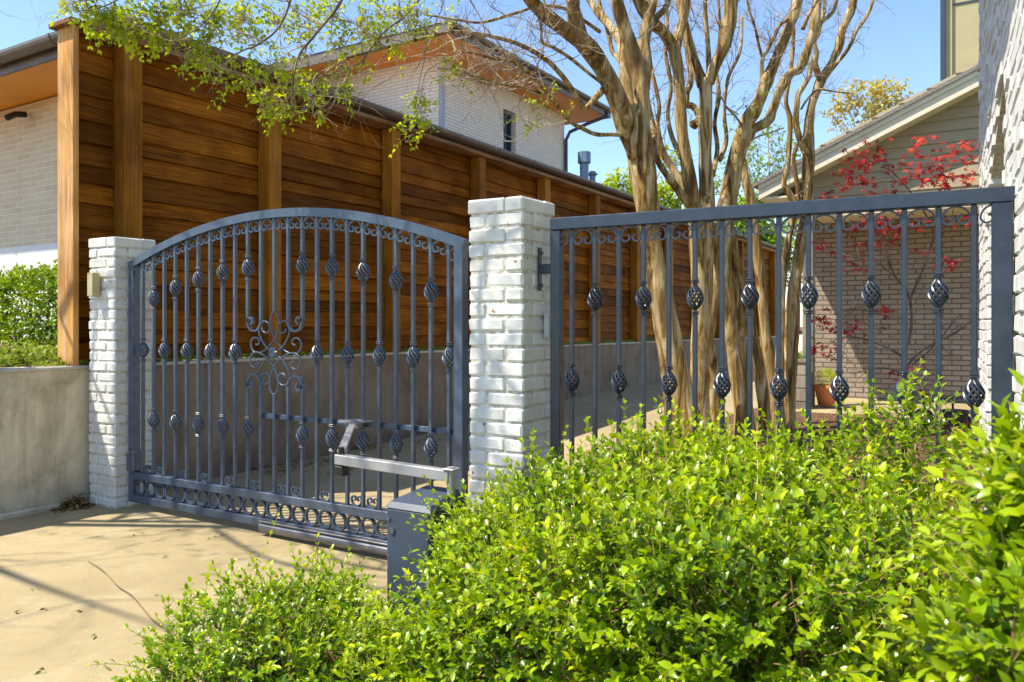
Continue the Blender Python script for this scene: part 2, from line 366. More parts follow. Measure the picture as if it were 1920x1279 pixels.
# ------------------------------------------------------------ leaves
def unit(a): return a/(np.linalg.norm(a,axis=-1,keepdims=True)+1e-9)
class Leaves:
    def __init__(s): s.P=[];s.D=[];s.U=[];s.l=[];s.w=[];s.t=[]
    def add(s,P_,D,U,l,w,t):
        P_=np.atleast_2d(P_); n=len(P_); s.P.append(P_); s.D.append(np.broadcast_to(D,(n,3))); s.U.append(np.broadcast_to(U,(n,3)))
        for a,x in ((s.l,l),(s.w,w),(s.t,t)): a.append(np.broadcast_to(np.asarray(x,float),(n,)))
    def build(s,name,mat,parent=None,fold=.22,droop=.12,extra=None,smooth=False,rich=False):
        P_=np.concatenate(s.P);D=unit(np.concatenate(s.D));U=np.concatenate(s.U);l=np.concatenate(s.l)[:,None];w=np.concatenate(s.w)[:,None];t=np.concatenate(s.t)
        S=unit(np.cross(D,U)); U=unit(np.cross(S,D)); n=len(P_)
        K=8 if rich else 6; V=np.empty((n,K,3))
        if rich:
            V[:,0]=P_; V[:,1]=P_+D*l*.26+S*w*.40+U*l*fold*.35; V[:,2]=P_+D*l*.64+S*w*.36+U*l*fold*.30; V[:,3]=P_+D*l-U*l*droop
            V[:,4]=P_+D*l*.64-S*w*.36+U*l*fold*.30; V[:,5]=P_+D*l*.26-S*w*.40+U*l*fold*.35; V[:,6]=P_+D*l*.28+U*l*.02; V[:,7]=P_+D*l*.66-U*l*.01
        V[:,0]=P_
        if not rich: V[:,1]=P_+D*l*.42+S*w*.5+U*l*fold*.5
        if not rich:
            V[:,2]=P_+D*l*.42-S*w*.5+U*l*fold*.5; V[:,3]=P_+D*l*.5; V[:,4]=P_+D*l-U*l*droop; V[:,5]=P_+D*l*.2
        # faces: base-right-mid, base-mid-left, right-tip-mid, left-mid-tip  (quads base/R/M , R/T/M)
        F_=np.array([[0,2,3],[0,3,1],[2,4,3],[3,4,1]])
        if rich: F_=np.array([[0,5,6],[0,6,1],[5,4,7],[5,7,6],[6,7,2],[6,2,1],[4,3,7],[7,3,2]])
        faces=(np.arange(n)[:,None,None]*K+F_[None]).reshape(-1,3)
        V=V.reshape(-1,3); nv=len(V); tt=np.repeat(t,len(F_))
        if extra is not None and extra.n:
            EV=np.concatenate(extra.v); tris=[];
            for f in extra.f:
                for k in range(1,len(f)-1): tris.append((f[0],f[k],f[k+1]))
            ET=np.array(tris)+nv; V=np.vstack([V,EV]); faces=np.vstack([faces,ET]); tt=np.concatenate([tt,np.full(len(ET),.2)])
        me=bpy.data.meshes.new(name); me.vertices.add(len(V)); me.vertices.foreach_set('co',V.ravel())
        me.loops.add(faces.size); me.loops.foreach_set('vertex_index',faces.ravel().astype(np.int32))
        me.polygons.add(len(faces)); me.polygons.foreach_set('loop_start',np.arange(0,faces.size,3,dtype=np.int32))
        me.update(calc_edges=True)
        at=me.attributes.new('tint','FLOAT','FACE'); at.data.foreach_set('value',tt.astype(np.float32))
        me.materials.append(mat); o=bpy.data.objects.new(name,me); link(o,parent); return o
def rdir(n,r=None):
    return unit((r or rng).normal(size=(n,3)))
def shoot(LV,ST,p,d,length,nl,ll,lw,t0=.5,tv=.25,rad=.0018,bend=.25,tip=.25,droop=0.):
    "one leafy shoot: a thin stem with paired leaves"
    p=np.asarray(p,float); d=d/np.linalg.norm(d); side=np.cross(d,rng.normal(size=3)); side/=np.linalg.norm(side)+1e-9
    k=max(nl,3); s_=np.linspace(0,1,k)
    pts=p+np.outer(s_*length,d)+np.outer(s_**2*length*bend,side)+np.outer(s_**2*length,[0,0,-droop])
    if ST is not None: ST.tube(pts,np.linspace(rad,rad*.5,k),3,cap=False)
    T=unit(np.gradient(pts,axis=0)); a0=rng.uniform(0,6.28)
    for i in range(1,k):
        f=i/(k-1); A=np.cross(T[i],[.3,.2,.9]); A/=np.linalg.norm(A)+1e-9; B=np.cross(T[i],A); an=a0+i*1.57
        for q in (0,PI):
            o_=A*math.cos(an+q)+B*math.sin(an+q)
            D=o_*(1-.45*f)+T[i]*(.45+.6*f)+rng.normal(0,.16,3)
            sc=rng.uniform(.75,1.15)*(1-.35*abs(f-.4))
            LV.add(pts[i],D,T[i]*.6+np.array([0,0,.8])+rng.normal(0,.25,3),ll*sc,lw*sc,np.clip(t0+tip*(f-.5)+rng.normal(0,tv),0,1))
    return pts
# ------------------------------------------------------------ ground, driveway, terrace
WX=-3.47   # face of the retaining wall
def sheet(name,mat,xs,ys,zf,label=None,kind='structure',lift=0.):
    V=[];Fc=[]
    for y in ys:
        for x in xs: V.append((x,y,zf(x,y)+lift))
    nx=len(xs)
    for j in range(len(ys)-1):
        for i in range(nx-1): Fc.append((j*nx+i,j*nx+i+1,(j+1)*nx+i+1,(j+1)*nx+i))
    me=bpy.data.meshes.new(name); me.from_pydata(V,[],Fc); me.update()
    me.polygons.foreach_set('use_smooth',[True]*len(me.polygons)); me.materials.append(mat)
    o=bpy.data.objects.new(name,me); link(o); tag(o,kind=kind); return o
GRD=m_plain('lawn_soil',(.10,.14,.03),.95,.4,6)
sheet('ground',GRD,[-3.66,-2,0,2,4,8,20,200],[-60,-6,0,1.5]+list(np.linspace(2,10,9))+[20,40,90,260],gz,lift=-.02)
def terr(x,y):
    t=min(max((-3.7-x)/1.6,0),1); return .93+.13*t
sheet('terrace_ground',MULCH,[-260,-60,-20,-8,-6,-5.3,-4.8,-4.3,-3.9,-3.69],[-60,-8,-4,-2,-1,0,1,2,4,8,16,40,90,260],terr)
sheet('driveway',DRIVE,list(np.linspace(WX+.002,4.0,22)),list(np.linspace(-8,1.5,20))+list(np.linspace(1.8,10,18))+[13,17,22,26],gz,lift=0.0)
# mulch bed on the right of the driveway
def inbed(x,y):
    return 0
m=MB()
def bedstrip(xl,ys,xr=3.9):
    for j in range(len(ys)-1):
        for i in range(12):
            xa=[xl(ys[j])+(xr-xl(ys[j]))*k/12 for k in (i,i+1)]; xb=[xl(ys[j+1])+(xr-xl(ys[j+1]))*k/12 for k in (i,i+1)]
            h=lambda x,y:gz(x,y)+.012+.02*math.sin(x*5.1+y*3.3)*math.sin(y*4.7)**2+(.02 if i>0 else 0)
            m.add([(xa[0],ys[j],h(xa[0],ys[j])),(xa[1],ys[j],h(xa[1],ys[j])),(xb[1],ys[j+1],h(xb[1],ys[j+1])),(xb[0],ys[j+1],h(xb[0],ys[j+1]))],[(0,1,2,3)])
bedstrip(lambda y: -.95 if y>2.4 else (-.10 if y>-.9 else -.42) , list(np.linspace(-3.0,-.95,9))+[-.89]+list(np.linspace(-.5,2.35,8))+[2.42]+list(np.linspace(2.9,7.1,12)))
o=m.build('planting_bed',MULCH,smooth=True); tag(o,kind='structure')
# loose mulch chips so the bed has relief
LV=Leaves(); n=5200
x=rng.uniform(.1,1.75,n); y=rng.uniform(-1.5,7.0,n)
LV.add(np.stack([x,y,np.array([gz(a,b) for a,b in zip(x,y)])+rng.uniform(.02,.055,n)],1),unit(rng.normal(size=(n,3))*[1,1,.25]),unit(rng.normal(size=(n,3))*.5+[0,0,1]),rng.uniform(.02,.06,n),rng.uniform(.006,.016,n),rng.uniform(0,1,n))
CHIP=m_leaf('mulch_chip',[(0,(.09,.045,.02)),(.5,(.30,.16,.07)),(1,(.50,.32,.16))],.0,.9,.1)
tag(LV.build('mulch_chips',CHIP),'loose shredded bark mulch spread behind the shrubs','mulch',kind='stuff')
# driveway joint and crack
# retaining wall
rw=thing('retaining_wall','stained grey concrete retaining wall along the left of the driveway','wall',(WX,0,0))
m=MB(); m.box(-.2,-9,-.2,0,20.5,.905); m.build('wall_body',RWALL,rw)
m=MB(); m.box(-.215,-9,.905,.014,20.52,.93,c=.006); m.build('coping',CAPC,rw)
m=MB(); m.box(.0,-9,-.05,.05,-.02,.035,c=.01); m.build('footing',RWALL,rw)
# terrace planting: ground cover stuff + hedge
LV=Leaves(); n=15000
x=-3.60-np.abs(rng.normal(0,.55,n)); y=rng.uniform(-3.2,.9,n); keep=(x>-4.75)|(rng.random(n)<.3); x=x[keep];y=y[keep];n=len(x)
z=np.array([terr(a,b) for a,b in zip(x,y)])
LV.add(np.stack([x,y,z+rng.uniform(0,.07,n)],1),unit(rng.normal(size=(n,3))*[1,1,.6]+[.2,-.2,.5]),rdir(n)*.6+[0,0,1],rng.uniform(.02,.05,n),rng.uniform(.012,.026,n),np.clip(rng.normal(.5,.27,n),0,1))
n=7000; x=rng.uniform(-3.56,-3.50,n); y=rng.uniform(-.3,14,n)**1.0
LV.add(np.stack([x,y,.93+rng.uniform(0,.012,n)],1),unit(rng.normal(size=(n,3))*[1,1,.5]+[.1,0,.9]),rdir(n)+[0,0,.4],rng.uniform(.015,.05,n),rng.uniform(.006,.014,n),np.clip(rng.normal(.65,.25,n),0,1))
tag(LV.build('ground_cover',GRASS),'low leafy ground cover along the top of the retaining wall','ground cover',kind='stuff')
hd=thing('hedge','clipped dense green hedge in front of the taupe brick house','hedge',(0,0,0))
LV=Leaves(); ST=MB()
for i in range(4200):
    x=rng.uniform(-8.6,-4.05); y=rng.uniform(.35,1.45); z=1.06+.58*rng.random()
    f=rng.integers(0,5)
    if f<3: y=.35+rng.uniform(0,.16)
    elif f==3: z=1.66-rng.uniform(0,.12)
    else: y=rng.uniform(.4,.8)
    top=1.585+.05*math.sin(x*5)+.04*math.sin(x*11+1); z=min(z,top)
    c=np.array([x,y,z]); out=unit(np.array([rng.normal(0,.5),-.8+rng.normal(0,.35),(z-1.3)*1.6+.2]))
    lump=.5+.5*math.sin(x*6.3+math.sin(z*5)*1.5)*math.sin(z*7.7+x*2)
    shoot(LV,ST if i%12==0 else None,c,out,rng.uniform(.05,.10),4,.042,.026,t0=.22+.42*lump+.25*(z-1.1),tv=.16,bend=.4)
LV.build('foliage',HED,hd)
for i in range(60):
    x=rng.uniform(-8.5,-4.1); ST.tube([(x,1+rng.normal(0,.2),1.0),(x+rng.normal(0,.08),.9,1.3),(x+rng.normal(0,.15),.9,1.55)],[.012,.009,.004],5)
tag(ST.build('stems',DTWIG,hd),kind='stuff')
# ------------------------------------------------------------ wood fence
FX=-3.61; FZ0,FZ1=.945,3.215
fence=thing('wood_fence','tall dark brown fence of horizontal boards beside the driveway','fence',(0,0,0))
posts=[.30]+[1.605+1.6*i for i in range(12)]
edges=[-.02]+posts+[20.6]
for bi in range(len(edges)-1):
    y0=edges[bi]-(.0 if bi==0 else .0); y1=edges[bi+1]
    m=MB(); z=FZ0; r_=random.Random(50+bi)
    while z<FZ1-.01:
        h=r_.choice([.10,.115,.125,.14,.155,.175]); z1=min(z+h,FZ1)
        dx=r_.uniform(-.006,.010); sk=r_.uniform(-.006,.006)
        V=[]
        x0=FX-.03; xb=FX+dx
        # lapped board: lower edge proud, slight tilt along the run
        for (yy,s) in ((y0,-sk),(y1,sk)):
            V+= [(x0,yy,z+s-.004),(xb+.019,yy,z+s),(xb+.017,yy,z+s+.005),(xb-.004,yy,z1+s-.004),(x0,yy,z1+s+.004)]
        n_=5; Fc=[(0,1,2,3,4),(9,8,7,6,5)]+[(i,(i+1)%5,(i+1)%5+5,i+5) for i in range(5)]
        m.add(V,Fc,r_.random()); z=z1
    m.build('board_panel',FENCE,fence)
for i,y in enumerate(posts):
    m=MB(); m.box(FX+.022,y-.005,FZ0-.02,FX+.155,y+.135,FZ1,tint=.35+.5*((i*37)%10)/10,c=.004,jit=.0008); m.build('fence_post',POSTW,fence)
m=MB(); m.box(FX-.05,-.065,FZ0-.02,FX+.145,-.026,FZ1+.01,tint=.6,c=.004); m.build('end_board',ENDW,fence)
m=MB()
for k in range(7): m.box(FX-.08,-.11+k*3.0,FZ1+.001+.002*(k%2),FX+.19,2.886+k*3.0 if k<6 else 20.7,FZ1+.036+.002*(k%2),tint=.3+.07*k,c=.004)
m.build('cap_rail',CAPW,fence)
# ------------------------------------------------------------ brick pillars
def brick(m,cx,cy,cz,lx,ly,lz,t=.5):
    rx=rng.normal(0,.010); ry=rng.normal(0,.010); rz=rng.normal(0,.012)
    M=Matrix.Translation((cx+rng.normal(0,.0018),cy+rng.normal(0,.0018),cz))@Matrix.Rotation(rz,4,'Z')@Matrix.Rotation(ry,4,'Y')@Matrix.Rotation(rx*.6,4,'X')
    m.box(-lx/2,-ly/2,-lz/2,lx/2,ly/2,lz/2,tint=t,c=.006+.003*rng.random(),M=M,jit=.0013)
def pillar(x0,y0,label,H=1.785):
    t=thing('brick_pillar',label,'pillar',(x0,y0,0))
    m=MB(); ch=.0687; nC=26; S=.296
    for k in range(nC):
        z=k*ch+ch/2; hz=ch-.0095 if k<nC-1 else ch-.004; g=.012
        grow=.0035 if k==nC-1 else 0
        a,b_=.196,.092
        if k%2:
            L_=[(0,0,a,b_),(a+.008,0,S-.0,a-.0) ,(S-a,S-b_,S,S),(0,b_+.008,b_,S)]
            R=[(0,0,a,b_),(S-b_,0,S,a),(S-a,S-b_,S,S),(0,S-a,b_,S)]
        else:
            R=[(S-a,0,S,b_),(0,0,b_,a),(0,S-b_,a,S),(S-b_,S-a,S,S)]
        for (ax,ay,bx,by) in R:
            ax-=grow;ay-=grow;bx+=grow;by+=grow
            brick(m,(ax+bx)/2,(ay+by)/2,z,bx-ax-.001,by-ay-.001,hz,rng.random())
    m.build('bricks',PB,t)
    m=MB(); e=.0075; m.box(e,e,-.05,S-e,S-e,H-.006,c=.004,jit=.0008); m.build('mortar',MO,t)
    return t
pillar(-.298,0,'chipped white painted brick pillar in the middle, between the gate and the fence panel')
pillar(-3.398,0,'white painted brick pillar at the left end of the gate, with the brass lamp')
# lamp on the left pillar
t=thing('wall_lamp','small rectangular brass lamp on the left white brick pillar','lamp',(-3.275,-.004,1.47))
m=MB(); m.box(-.022,-.012,-.065,.022,.0,.065,c=.002); m.build('back_plate',BRASS,t)
m=MB(); m.box(-.030,-.062,-.078,.030,-.010,.078,c=.003); m.build('lamp_shade',BRASS,t)
# small flush cover box on the middle pillar
t=thing('junction_box','small painted cover box on the shaded side of the middle pillar','box',(.0,.215,1.20))
m=MB(); m.box(0,-.03,-.06,.028,.03,.06,c=.003); m.build('box_body',PB,t); m=MB(); m.box(.028,-.024,-.052,.032,.024,.052,c=.001); m.build('box_lid',PB,t)
# ------------------------------------------------------------ ironwork pieces
def basket_mb():
    m=MB(); nS=9; n=15
    for k in range(nS):
        pts=[]
        for i in range(n):
            s=i/(n-1); r=.0060+.0260*math.sin(PI*s**.93)**.9; a=2*PI*k/nS- s*2.4
            pts.append((r*math.cos(a),r*math.sin(a),(s-.5)*.098))
        m.tube(pts,.0049,6,cap=False)
    for s in (-1,1):
        m.lathe([(.0105,s*.047),(.0095,s*.058)] if s>0 else [(.0095,-.058),(.0105,-.047)],8)
        for q in (.059,.068):
            z0,z1=(s*q,s*(q+.0065)); m.box(-.0145,-.0145,min(z0,z1),.0145,.0145,max(z0,z1),c=.002)
    return m
BASK=None
def scroll_pts(R=.046,r2=.022,drop=.0):
    a=np.linspace(PI/2,0,9); right=[(R*math.cos(t),R*math.sin(t)) for t in a]
    cx=R-r2
    for t in np.linspace(0,-1.62*PI,18)[1:]:
        k=(-t)/(1.62*PI); rr=r2*(1-.62*k); right.append((cx-(r2-rr)*.35+rr*math.cos(t),rr*math.sin(t)*1.05))
    left=[(-x,z) for (x,z) in right[::-1]]
    return np.array([(x,0,z) for (x,z) in left+right[1:]])
def scroll_mb(R=.046,flip=False,half=0):
    p=scroll_pts(R,.022*R/.046)
    if half: p=p[len(p)//2:] if half>0 else p[:len(p)//2+1]
    if flip: p=p*[1,1,-1]
    m=MB(); m.strip(p,.014,.0064); return m
protos={}
def part(kind,mk,parent,loc,rot=(0,0,0)):
    if kind not in protos:
        o=mk(); protos[kind]=o.data; o.parent=parent; o.location=loc; o.rotation_euler=rot; return o
    o=bpy.data.objects.new(kind.split(':')[0],protos[kind]); link(o,parent); o.location=loc; o.rotation_euler=rot; return o
def mkbasket(): return basket_mb().build('basket',IR,smooth=False)
def bar(parent,x,z0,z1,gaps,y=0,w=.0195,mt=None):
    mt=mt or IR; kb='basket' if mt is IR else 'basket:g'
    m=MB(); zs=[z0]
    for g in sorted(gaps): zs+= [g-.060,g+.060]
    zs.append(z1)
    for i in range(0,len(zs),2): m.box(-w/2,-w/2,zs[i],w/2,w/2,zs[i+1],c=.0022)
    o=m.build('bar',mt,parent); o.location=(x,y,0)
    for g in gaps: part(kb,(lambda: basket_mb().build('basket',mt)),parent,(x,y,g),(0,0,rng.uniform(0,.7)))
# ---- driveway gate
GX0,GX1,GY=-3.070,-.388,.10
gate=thing('driveway_gate','arched blue grey wrought iron driveway gate between the two brick pillars','gate',(0,GY,0))
mid=(GX0+GX1)/2; half=(GX1-GX0)/2
def arch(x): return 1.615+.245*(1-((x-mid)/half)**2)
st=.05
for (a,b_) in ((GX0,GX0+st),(GX1-st,GX1)):
    m=MB(); zt=arch(a if a==GX0 else b_)
    zl,zr=arch(a)-.012,arch(b_)-.012
    m.prism([(a,.045),(b_,.045),(b_,zr),(a,zl)],-.025,.025,'y')
    # note prism axis 'y' polygon is (x,z)
    m.build('stile',IRG,gate)
xs=np.linspace(GX0-.004,GX1+.004,49); pts=np.array([(x,0,arch(x)-.0) for x in xs])
m=MB(); m.strip(pts-np.array([0,0,.022]),.052,.048); m.build('top_rail',IRG,gate)
m=MB(); m.box(GX0+st,-.024,.192,GX1-st,.024,.240,c=.003); m.build('middle_rail',IRG,gate)
m=MB(); m.box(GX0+.001,-.0255,.042,GX1-.001,.0255,.090,c=.003); m.build('bottom_rail',IRG,gate)
m=MB(); pp=[(x,-.034,.048) for x in np.linspace(-1.78,GX1-.01,5)]; m.tube(pp,.031,14); m.box(-1.78,-.062,.078,GX1-.01,-.026,.088,c=.002); m.build('safety_edge',STEEL,gate)
nb=23; bx=[-2.949+.1121*i for i in range(nb)]
UP=lambda x: arch(x)-.315+.0
for i,x in enumerate(bx):
    zt=arch(x)-.042; k=i+1
    if k in (10,14): 
        bar(gate,x,.24,.868,[.59],mt=IRG); bar(gate,x,1.222,zt,[UP(x)],mt=IRG)
    elif k in (11,13):
        bar(gate,x,.24,.868,[],mt=IRG); bar(gate,x,1.222,zt,[],mt=IRG)
    elif k==12:
        bar(gate,x,.24,1.042-.245,[],mt=IRG); bar(gate,x,1.042+.238,zt,[],mt=IRG)
    elif k in (1,3,5,7,9,15,17,19,21,23): bar(gate,x,.24,zt,[1.042],mt=IRG)
    else: bar(gate,x,.24,zt,[.59,UP(x)],mt=IRG)
allx=[bx[0]-.112]+bx+[bx[-1]+.1121]
for i in range(len(bx)-1):
    x=(bx[i]+bx[i+1])/2; z=arch(x)-.046-.0455
    sl=math.atan(-.245*2*(x-mid)/half**2)
    part('scroll',lambda: scroll_mb(.0455).build('scroll',IRG),gate,(x,0,z),(0,-sl,0))
part('scroll:r',lambda: scroll_mb(.0455,half=1).build('scroll',IRG),gate,(bx[0]-.056,0,arch(bx[0]-.05)-.094))
part('scroll:l',lambda: scroll_mb(.0455,half=-1).build('scroll',IRG),gate,(bx[-1]+.048,0,arch(bx[-1]+.05)-.094))
for i in (0,1,3,5,7,9,11,12,14,16,17,19,21):
    x=(bx[i]+bx[i+1])/2+.010
    part('foot_scroll',lambda: scroll_mb(.036,flip=True).build('foot_scroll',IRG),gate,(x,0,.277))
nr=25
for i in range(nr):
    x=GX0+st+.052+(GX1-GX0-2*st-.104)*i/(nr-1)
    def mk():
        m=MB(); a=np.linspace(0,2*PI,29); m.strip([(.0455*math.cos(t),0,.0455*math.sin(t)) for t in a],.02,.0105); return m.build('ring',IRG)
    part('ring',mk,gate,(x,0,.1415))
# U shaped connectors with curled ends beside the rosette
def uconn(sx,sz):
    xi=bx[11]+sx*.1121; xo=bx[11]+sx*.2242; c=(xi+xo)/2; R=.056; z0=1.042+sz*.182
    p=[(xi,0,z0)]
    for t in np.linspace(0,PI,14): p.append((c-sx*R*math.cos(t),0,z0-sz*R*math.sin(t)*1.0))
    c2=xo-sx*.027
    for t in np.linspace(0,1.5*PI,14)[1:]:
        rr=.027*(1-.5*t/(1.5*PI)); p.append((c2+sx*rr*math.cos(t),0,z0+sz*rr*math.sin(t)))
    m=MB(); m.strip(p,.0195,.012); m.build('hook_scroll',IRG,gate)
for sx in (-1,1):
    for sz in (-1,1): uconn(sx,sz)
# filigree
hx,vz=.000686,.000478
A_=[(845,565),(812,548),(805,520),(825,488),(862,478),(900,505),(916,560),(900,620),(865,655),(820,666),(760,650),(700,610),(650,560),(608,500),(578,430),(560,350),(553,270),(570,200),(603,160),(636,200),(655,270),(648,350),(632,430),(598,500),(556,560),(506,610),(446,650),(400,666),(355,655),(325,620),(312,560),(322,505),(350,480),(385,478),(408,500),(412,535),(398,562),(372,560)]
B_=[(742,362),(748,385),(722,412),(690,418),(665,395),(656,350),(668,310),(700,282),(742,284),(775,315),(788,370),(785,430),(762,490),(728,550),(690,600),(655,625)]
def fil(path,fx,fz,dy=0):
    p=[(bx[11]+(x-605)*hx*fx,dy,1.042+(660-y)*vz*fz) for (x,y) in path]; return crom(p,5)
m=MB()
for fz in (1,-1):
    m.tube(fil(A_,1,fz,.003*fz),.0058,7)
    for fx in (1,-1): m.tube(fil(B_,fx,fz,-.004),.0058,7)
m.build('filigree',IRG,gate,smooth=True)
m=MB(); 
for k in range(14):
    a=k*2*PI/14; M=Matrix.Translation((bx[11],-.012,1.042))@Matrix.Rotation(a,4,'Y')
    V=[(0,-.004,0),(.007,-.010,.018),(0,-.013,.020),(-.007,-.010,.018),(.008,.0,.033),(0,-.004,.038),(-.008,.0,.033)]
    V=[tuple(M@Vector(v)) for v in V]; m.add(V,[(0,1,2),(0,2,3),(1,4,5,2),(2,5,6,3)])
m.lathe([(.012,0),(.010,.004),(.004,.008)],10,(0,0,0))
V=m.v[-1]; m.v[-1]=np.stack([V[:,0]+bx[11],-V[:,2]-.014,V[:,1]+1.042],1)
m.tube([(bx[11],.004,1.042),(bx[11],-.016,1.042)],.026,12)
m.build('rosette',IRG,gate)
BRX=P(668,793,4.20)[0]
# bolt, hinge block, cross bar and bracket
m=MB(); m.box(GX0-.012,-.034,.24,GX0+.066,.034,.36,c=.008); m.tube([(GX0+.028,0,.355),(GX0+.028,0,.385)],.036,14); m.box(GX0-.02,-.02,.26,GX0-.01,.02,.33,c=.002); m.build('hinge_block',IRG,gate)
m=MB(); m.box(-1.86,.012,.662,GX1-.03,.038,.690,c=.002); m.build('cross_bar',IRG,gate)
m=MB(); m.box(BRX-.09,-.085,.690,BRX+.05,.03,.698); m.box(BRX-.02,-.05,.66,BRX+.012,.02,.70,c=.002); m.build('bracket',ARM,gate)
# ---- operator and arm
op=thing('gate_operator','dark blue grey steel gate operator box standing in the shrubs','gate operator',(0,0,0))
bx0,bx1,by0,by1=-.072,.135,-.86,-.655
m=MB(); 
M=Matrix.Identity(4)
m.box(bx0,by0,-.02,bx1,by1,.545,c=.012); m.build('housing',BOXP,op)
m=MB(); V=[(bx0-.001,by0-.002,.540),(bx1+.001,by0-.002,.540),(bx1+.001,by1+.002,.540),(bx0-.001,by1+.002,.540),(bx0+.012,by0+.014,.560),(bx1-.012,by0+.014,.560),(bx1-.02,by1-.01,.590),(bx0+.04,by1-.01,.590)]
m.add(V,[(0,1,2,3),(4,5,6,7),(0,1,5,4),(1,2,6,5),(2,3,7,6),(3,0,4,7)]); m.build('lid',BOXP,op)
for (x_,z_) in ((bx0+.02,.06),(bx1-.02,.06),(bx0+.02,.50),(bx1-.02,.50)):
    m=MB(); m.tube([(x_,by0+.001,z_),(x_,by0-.005,z_)],.007,6); m.build('bolt',STEEL,op)
m=MB(); m.tube([(bx0+.035,by0-.001,.46),(bx0+.035,by0-.006,.46)],.012,14); m.build('key_lock',STEEL,op)
m=MB(); m.tube(crom([(bx0-.02,by0+.10,.0),(bx0-.022,by0+.10,.10),(bx0-.018,by0+.10,.20),(bx0+.002,by0+.10,.24)],5),.011,8); m.build('conduit',STEEL,op)
arm=thing('operator_arm','pale grey jointed steel arm linking the operator box to the gate','gate arm',(0,0,0))
def sqbar(m,a,b,w=.04,h=.04):
    a=Vector(a);b=Vector(b);d=b-a; rz=math.atan2(d.y,d.x); M=Matrix.Translation(a)@Matrix.Rotation(rz,4,'Z')@Matrix.Rotation(-math.atan2(d.z,math.hypot(d.x,d.y)),4,'Y')
    m.box(0,-w/2,-h/2,d.length,w/2,h/2,c=.0025,M=M)
PV=tuple(P(846,893,2.93)[:2])+(.648,); EL=(-.50,-.655,.655)
ELp=P(640,861,3.27); BR=P(668,793,4.20)
m=MB(); sqbar(m,PV,(ELp[0]-.02,ELp[1],.652)); m.build('main_link',ARM,arm)
m=MB(); sqbar(m,(ELp[0],ELp[1],.672+.012),(BR[0],BR[1]-.02,.70),.034,.012); m.build('second_link',ARM,arm)
m=MB(); m.tube([(ELp[0],ELp[1],.59),(ELp[0],ELp[1],.70)],.013,12); m.box(ELp[0]-.02,ELp[1]-.02,.585,ELp[0]+.025,ELp[1]+.02,.625,c=.003); m.build('elbow_pin',BLACK,arm)
m=MB(); m.tube([(PV[0],PV[1],.50),(PV[0],PV[1],.680)],.015,16); m.box(PV[0]-.025,PV[1]-.024,.669,PV[0]+.025,PV[1]+.024,.676,c=.002); m.build('crank',ARM,arm)
# ---- fence panel on the right
ang=math.atan2(.062,.998)
pan=thing('iron_fence_panel','straight blue grey wrought iron fence panel between the middle pillar and the white brick wall','fence panel',(.063,.156,0),ang)
PL=1.80
m=MB(); m.box(0,-.028,1.636,PL+.024,.028,1.692,c=.004); m.build('top_rail',IR,pan)
m=MB(); m.box(.0,-.025,.0,.05,.025,1.634,c=.003); m.build('fence_post',IR,pan)
m=MB(); m.box(PL-.055,-.03,.0,PL+.008,.03,1.634,c=.003); m.build('fence_post',IR,pan)
m=MB(); m.box(.05,-.022,.10,PL-.055,.022,.144,c=.003); m.build('bottom_rail',IR,pan)
pxs=[.0994+.1136*i for i in range(15)]
for i,x in enumerate(pxs): bar(pan,x,.144,1.635,[.95] if i%2==0 else [.585,1.318])
for i in range(14):
    part('scroll:p',lambda: scroll_mb(.0455).build('scroll',IR),pan,((pxs[i]+pxs[i+1])/2,0,1.636-.048))
part('scroll:pr',lambda: scroll_mb(.0455,half=1).build('scroll',IR),pan,(pxs[0]-.062,0,1.588)); part('scroll:pl',lambda: scroll_mb(.0455,half=-1).build('scroll',IR),pan,(pxs[-1]+.066,0,1.588))
for i in range(0,14,2): part('foot_scroll:p',lambda: scroll_mb(.036,flip=True).build('foot_scroll',IR),pan,((pxs[i]+pxs[i+1])/2,0,.181))
hb=thing('hinge_bracket','dark blue grey hinge bracket on the right side of the middle pillar','bracket',(0,.14,1.46))
m=MB(); m.box(.0,-.011,-.10,.012,.013,.10,c=.003); m.build('plate',IR,hb)
m=MB(); m.box(.010,-.012,-.022,.064,.012,.022,c=.003); m.build('arm',IR,hb)
for z in (-.075,.075):
    m=MB(); m.tube([(.011,0,z),(.020,0,z)],.010,8); m.build('bolt',IR,hb)
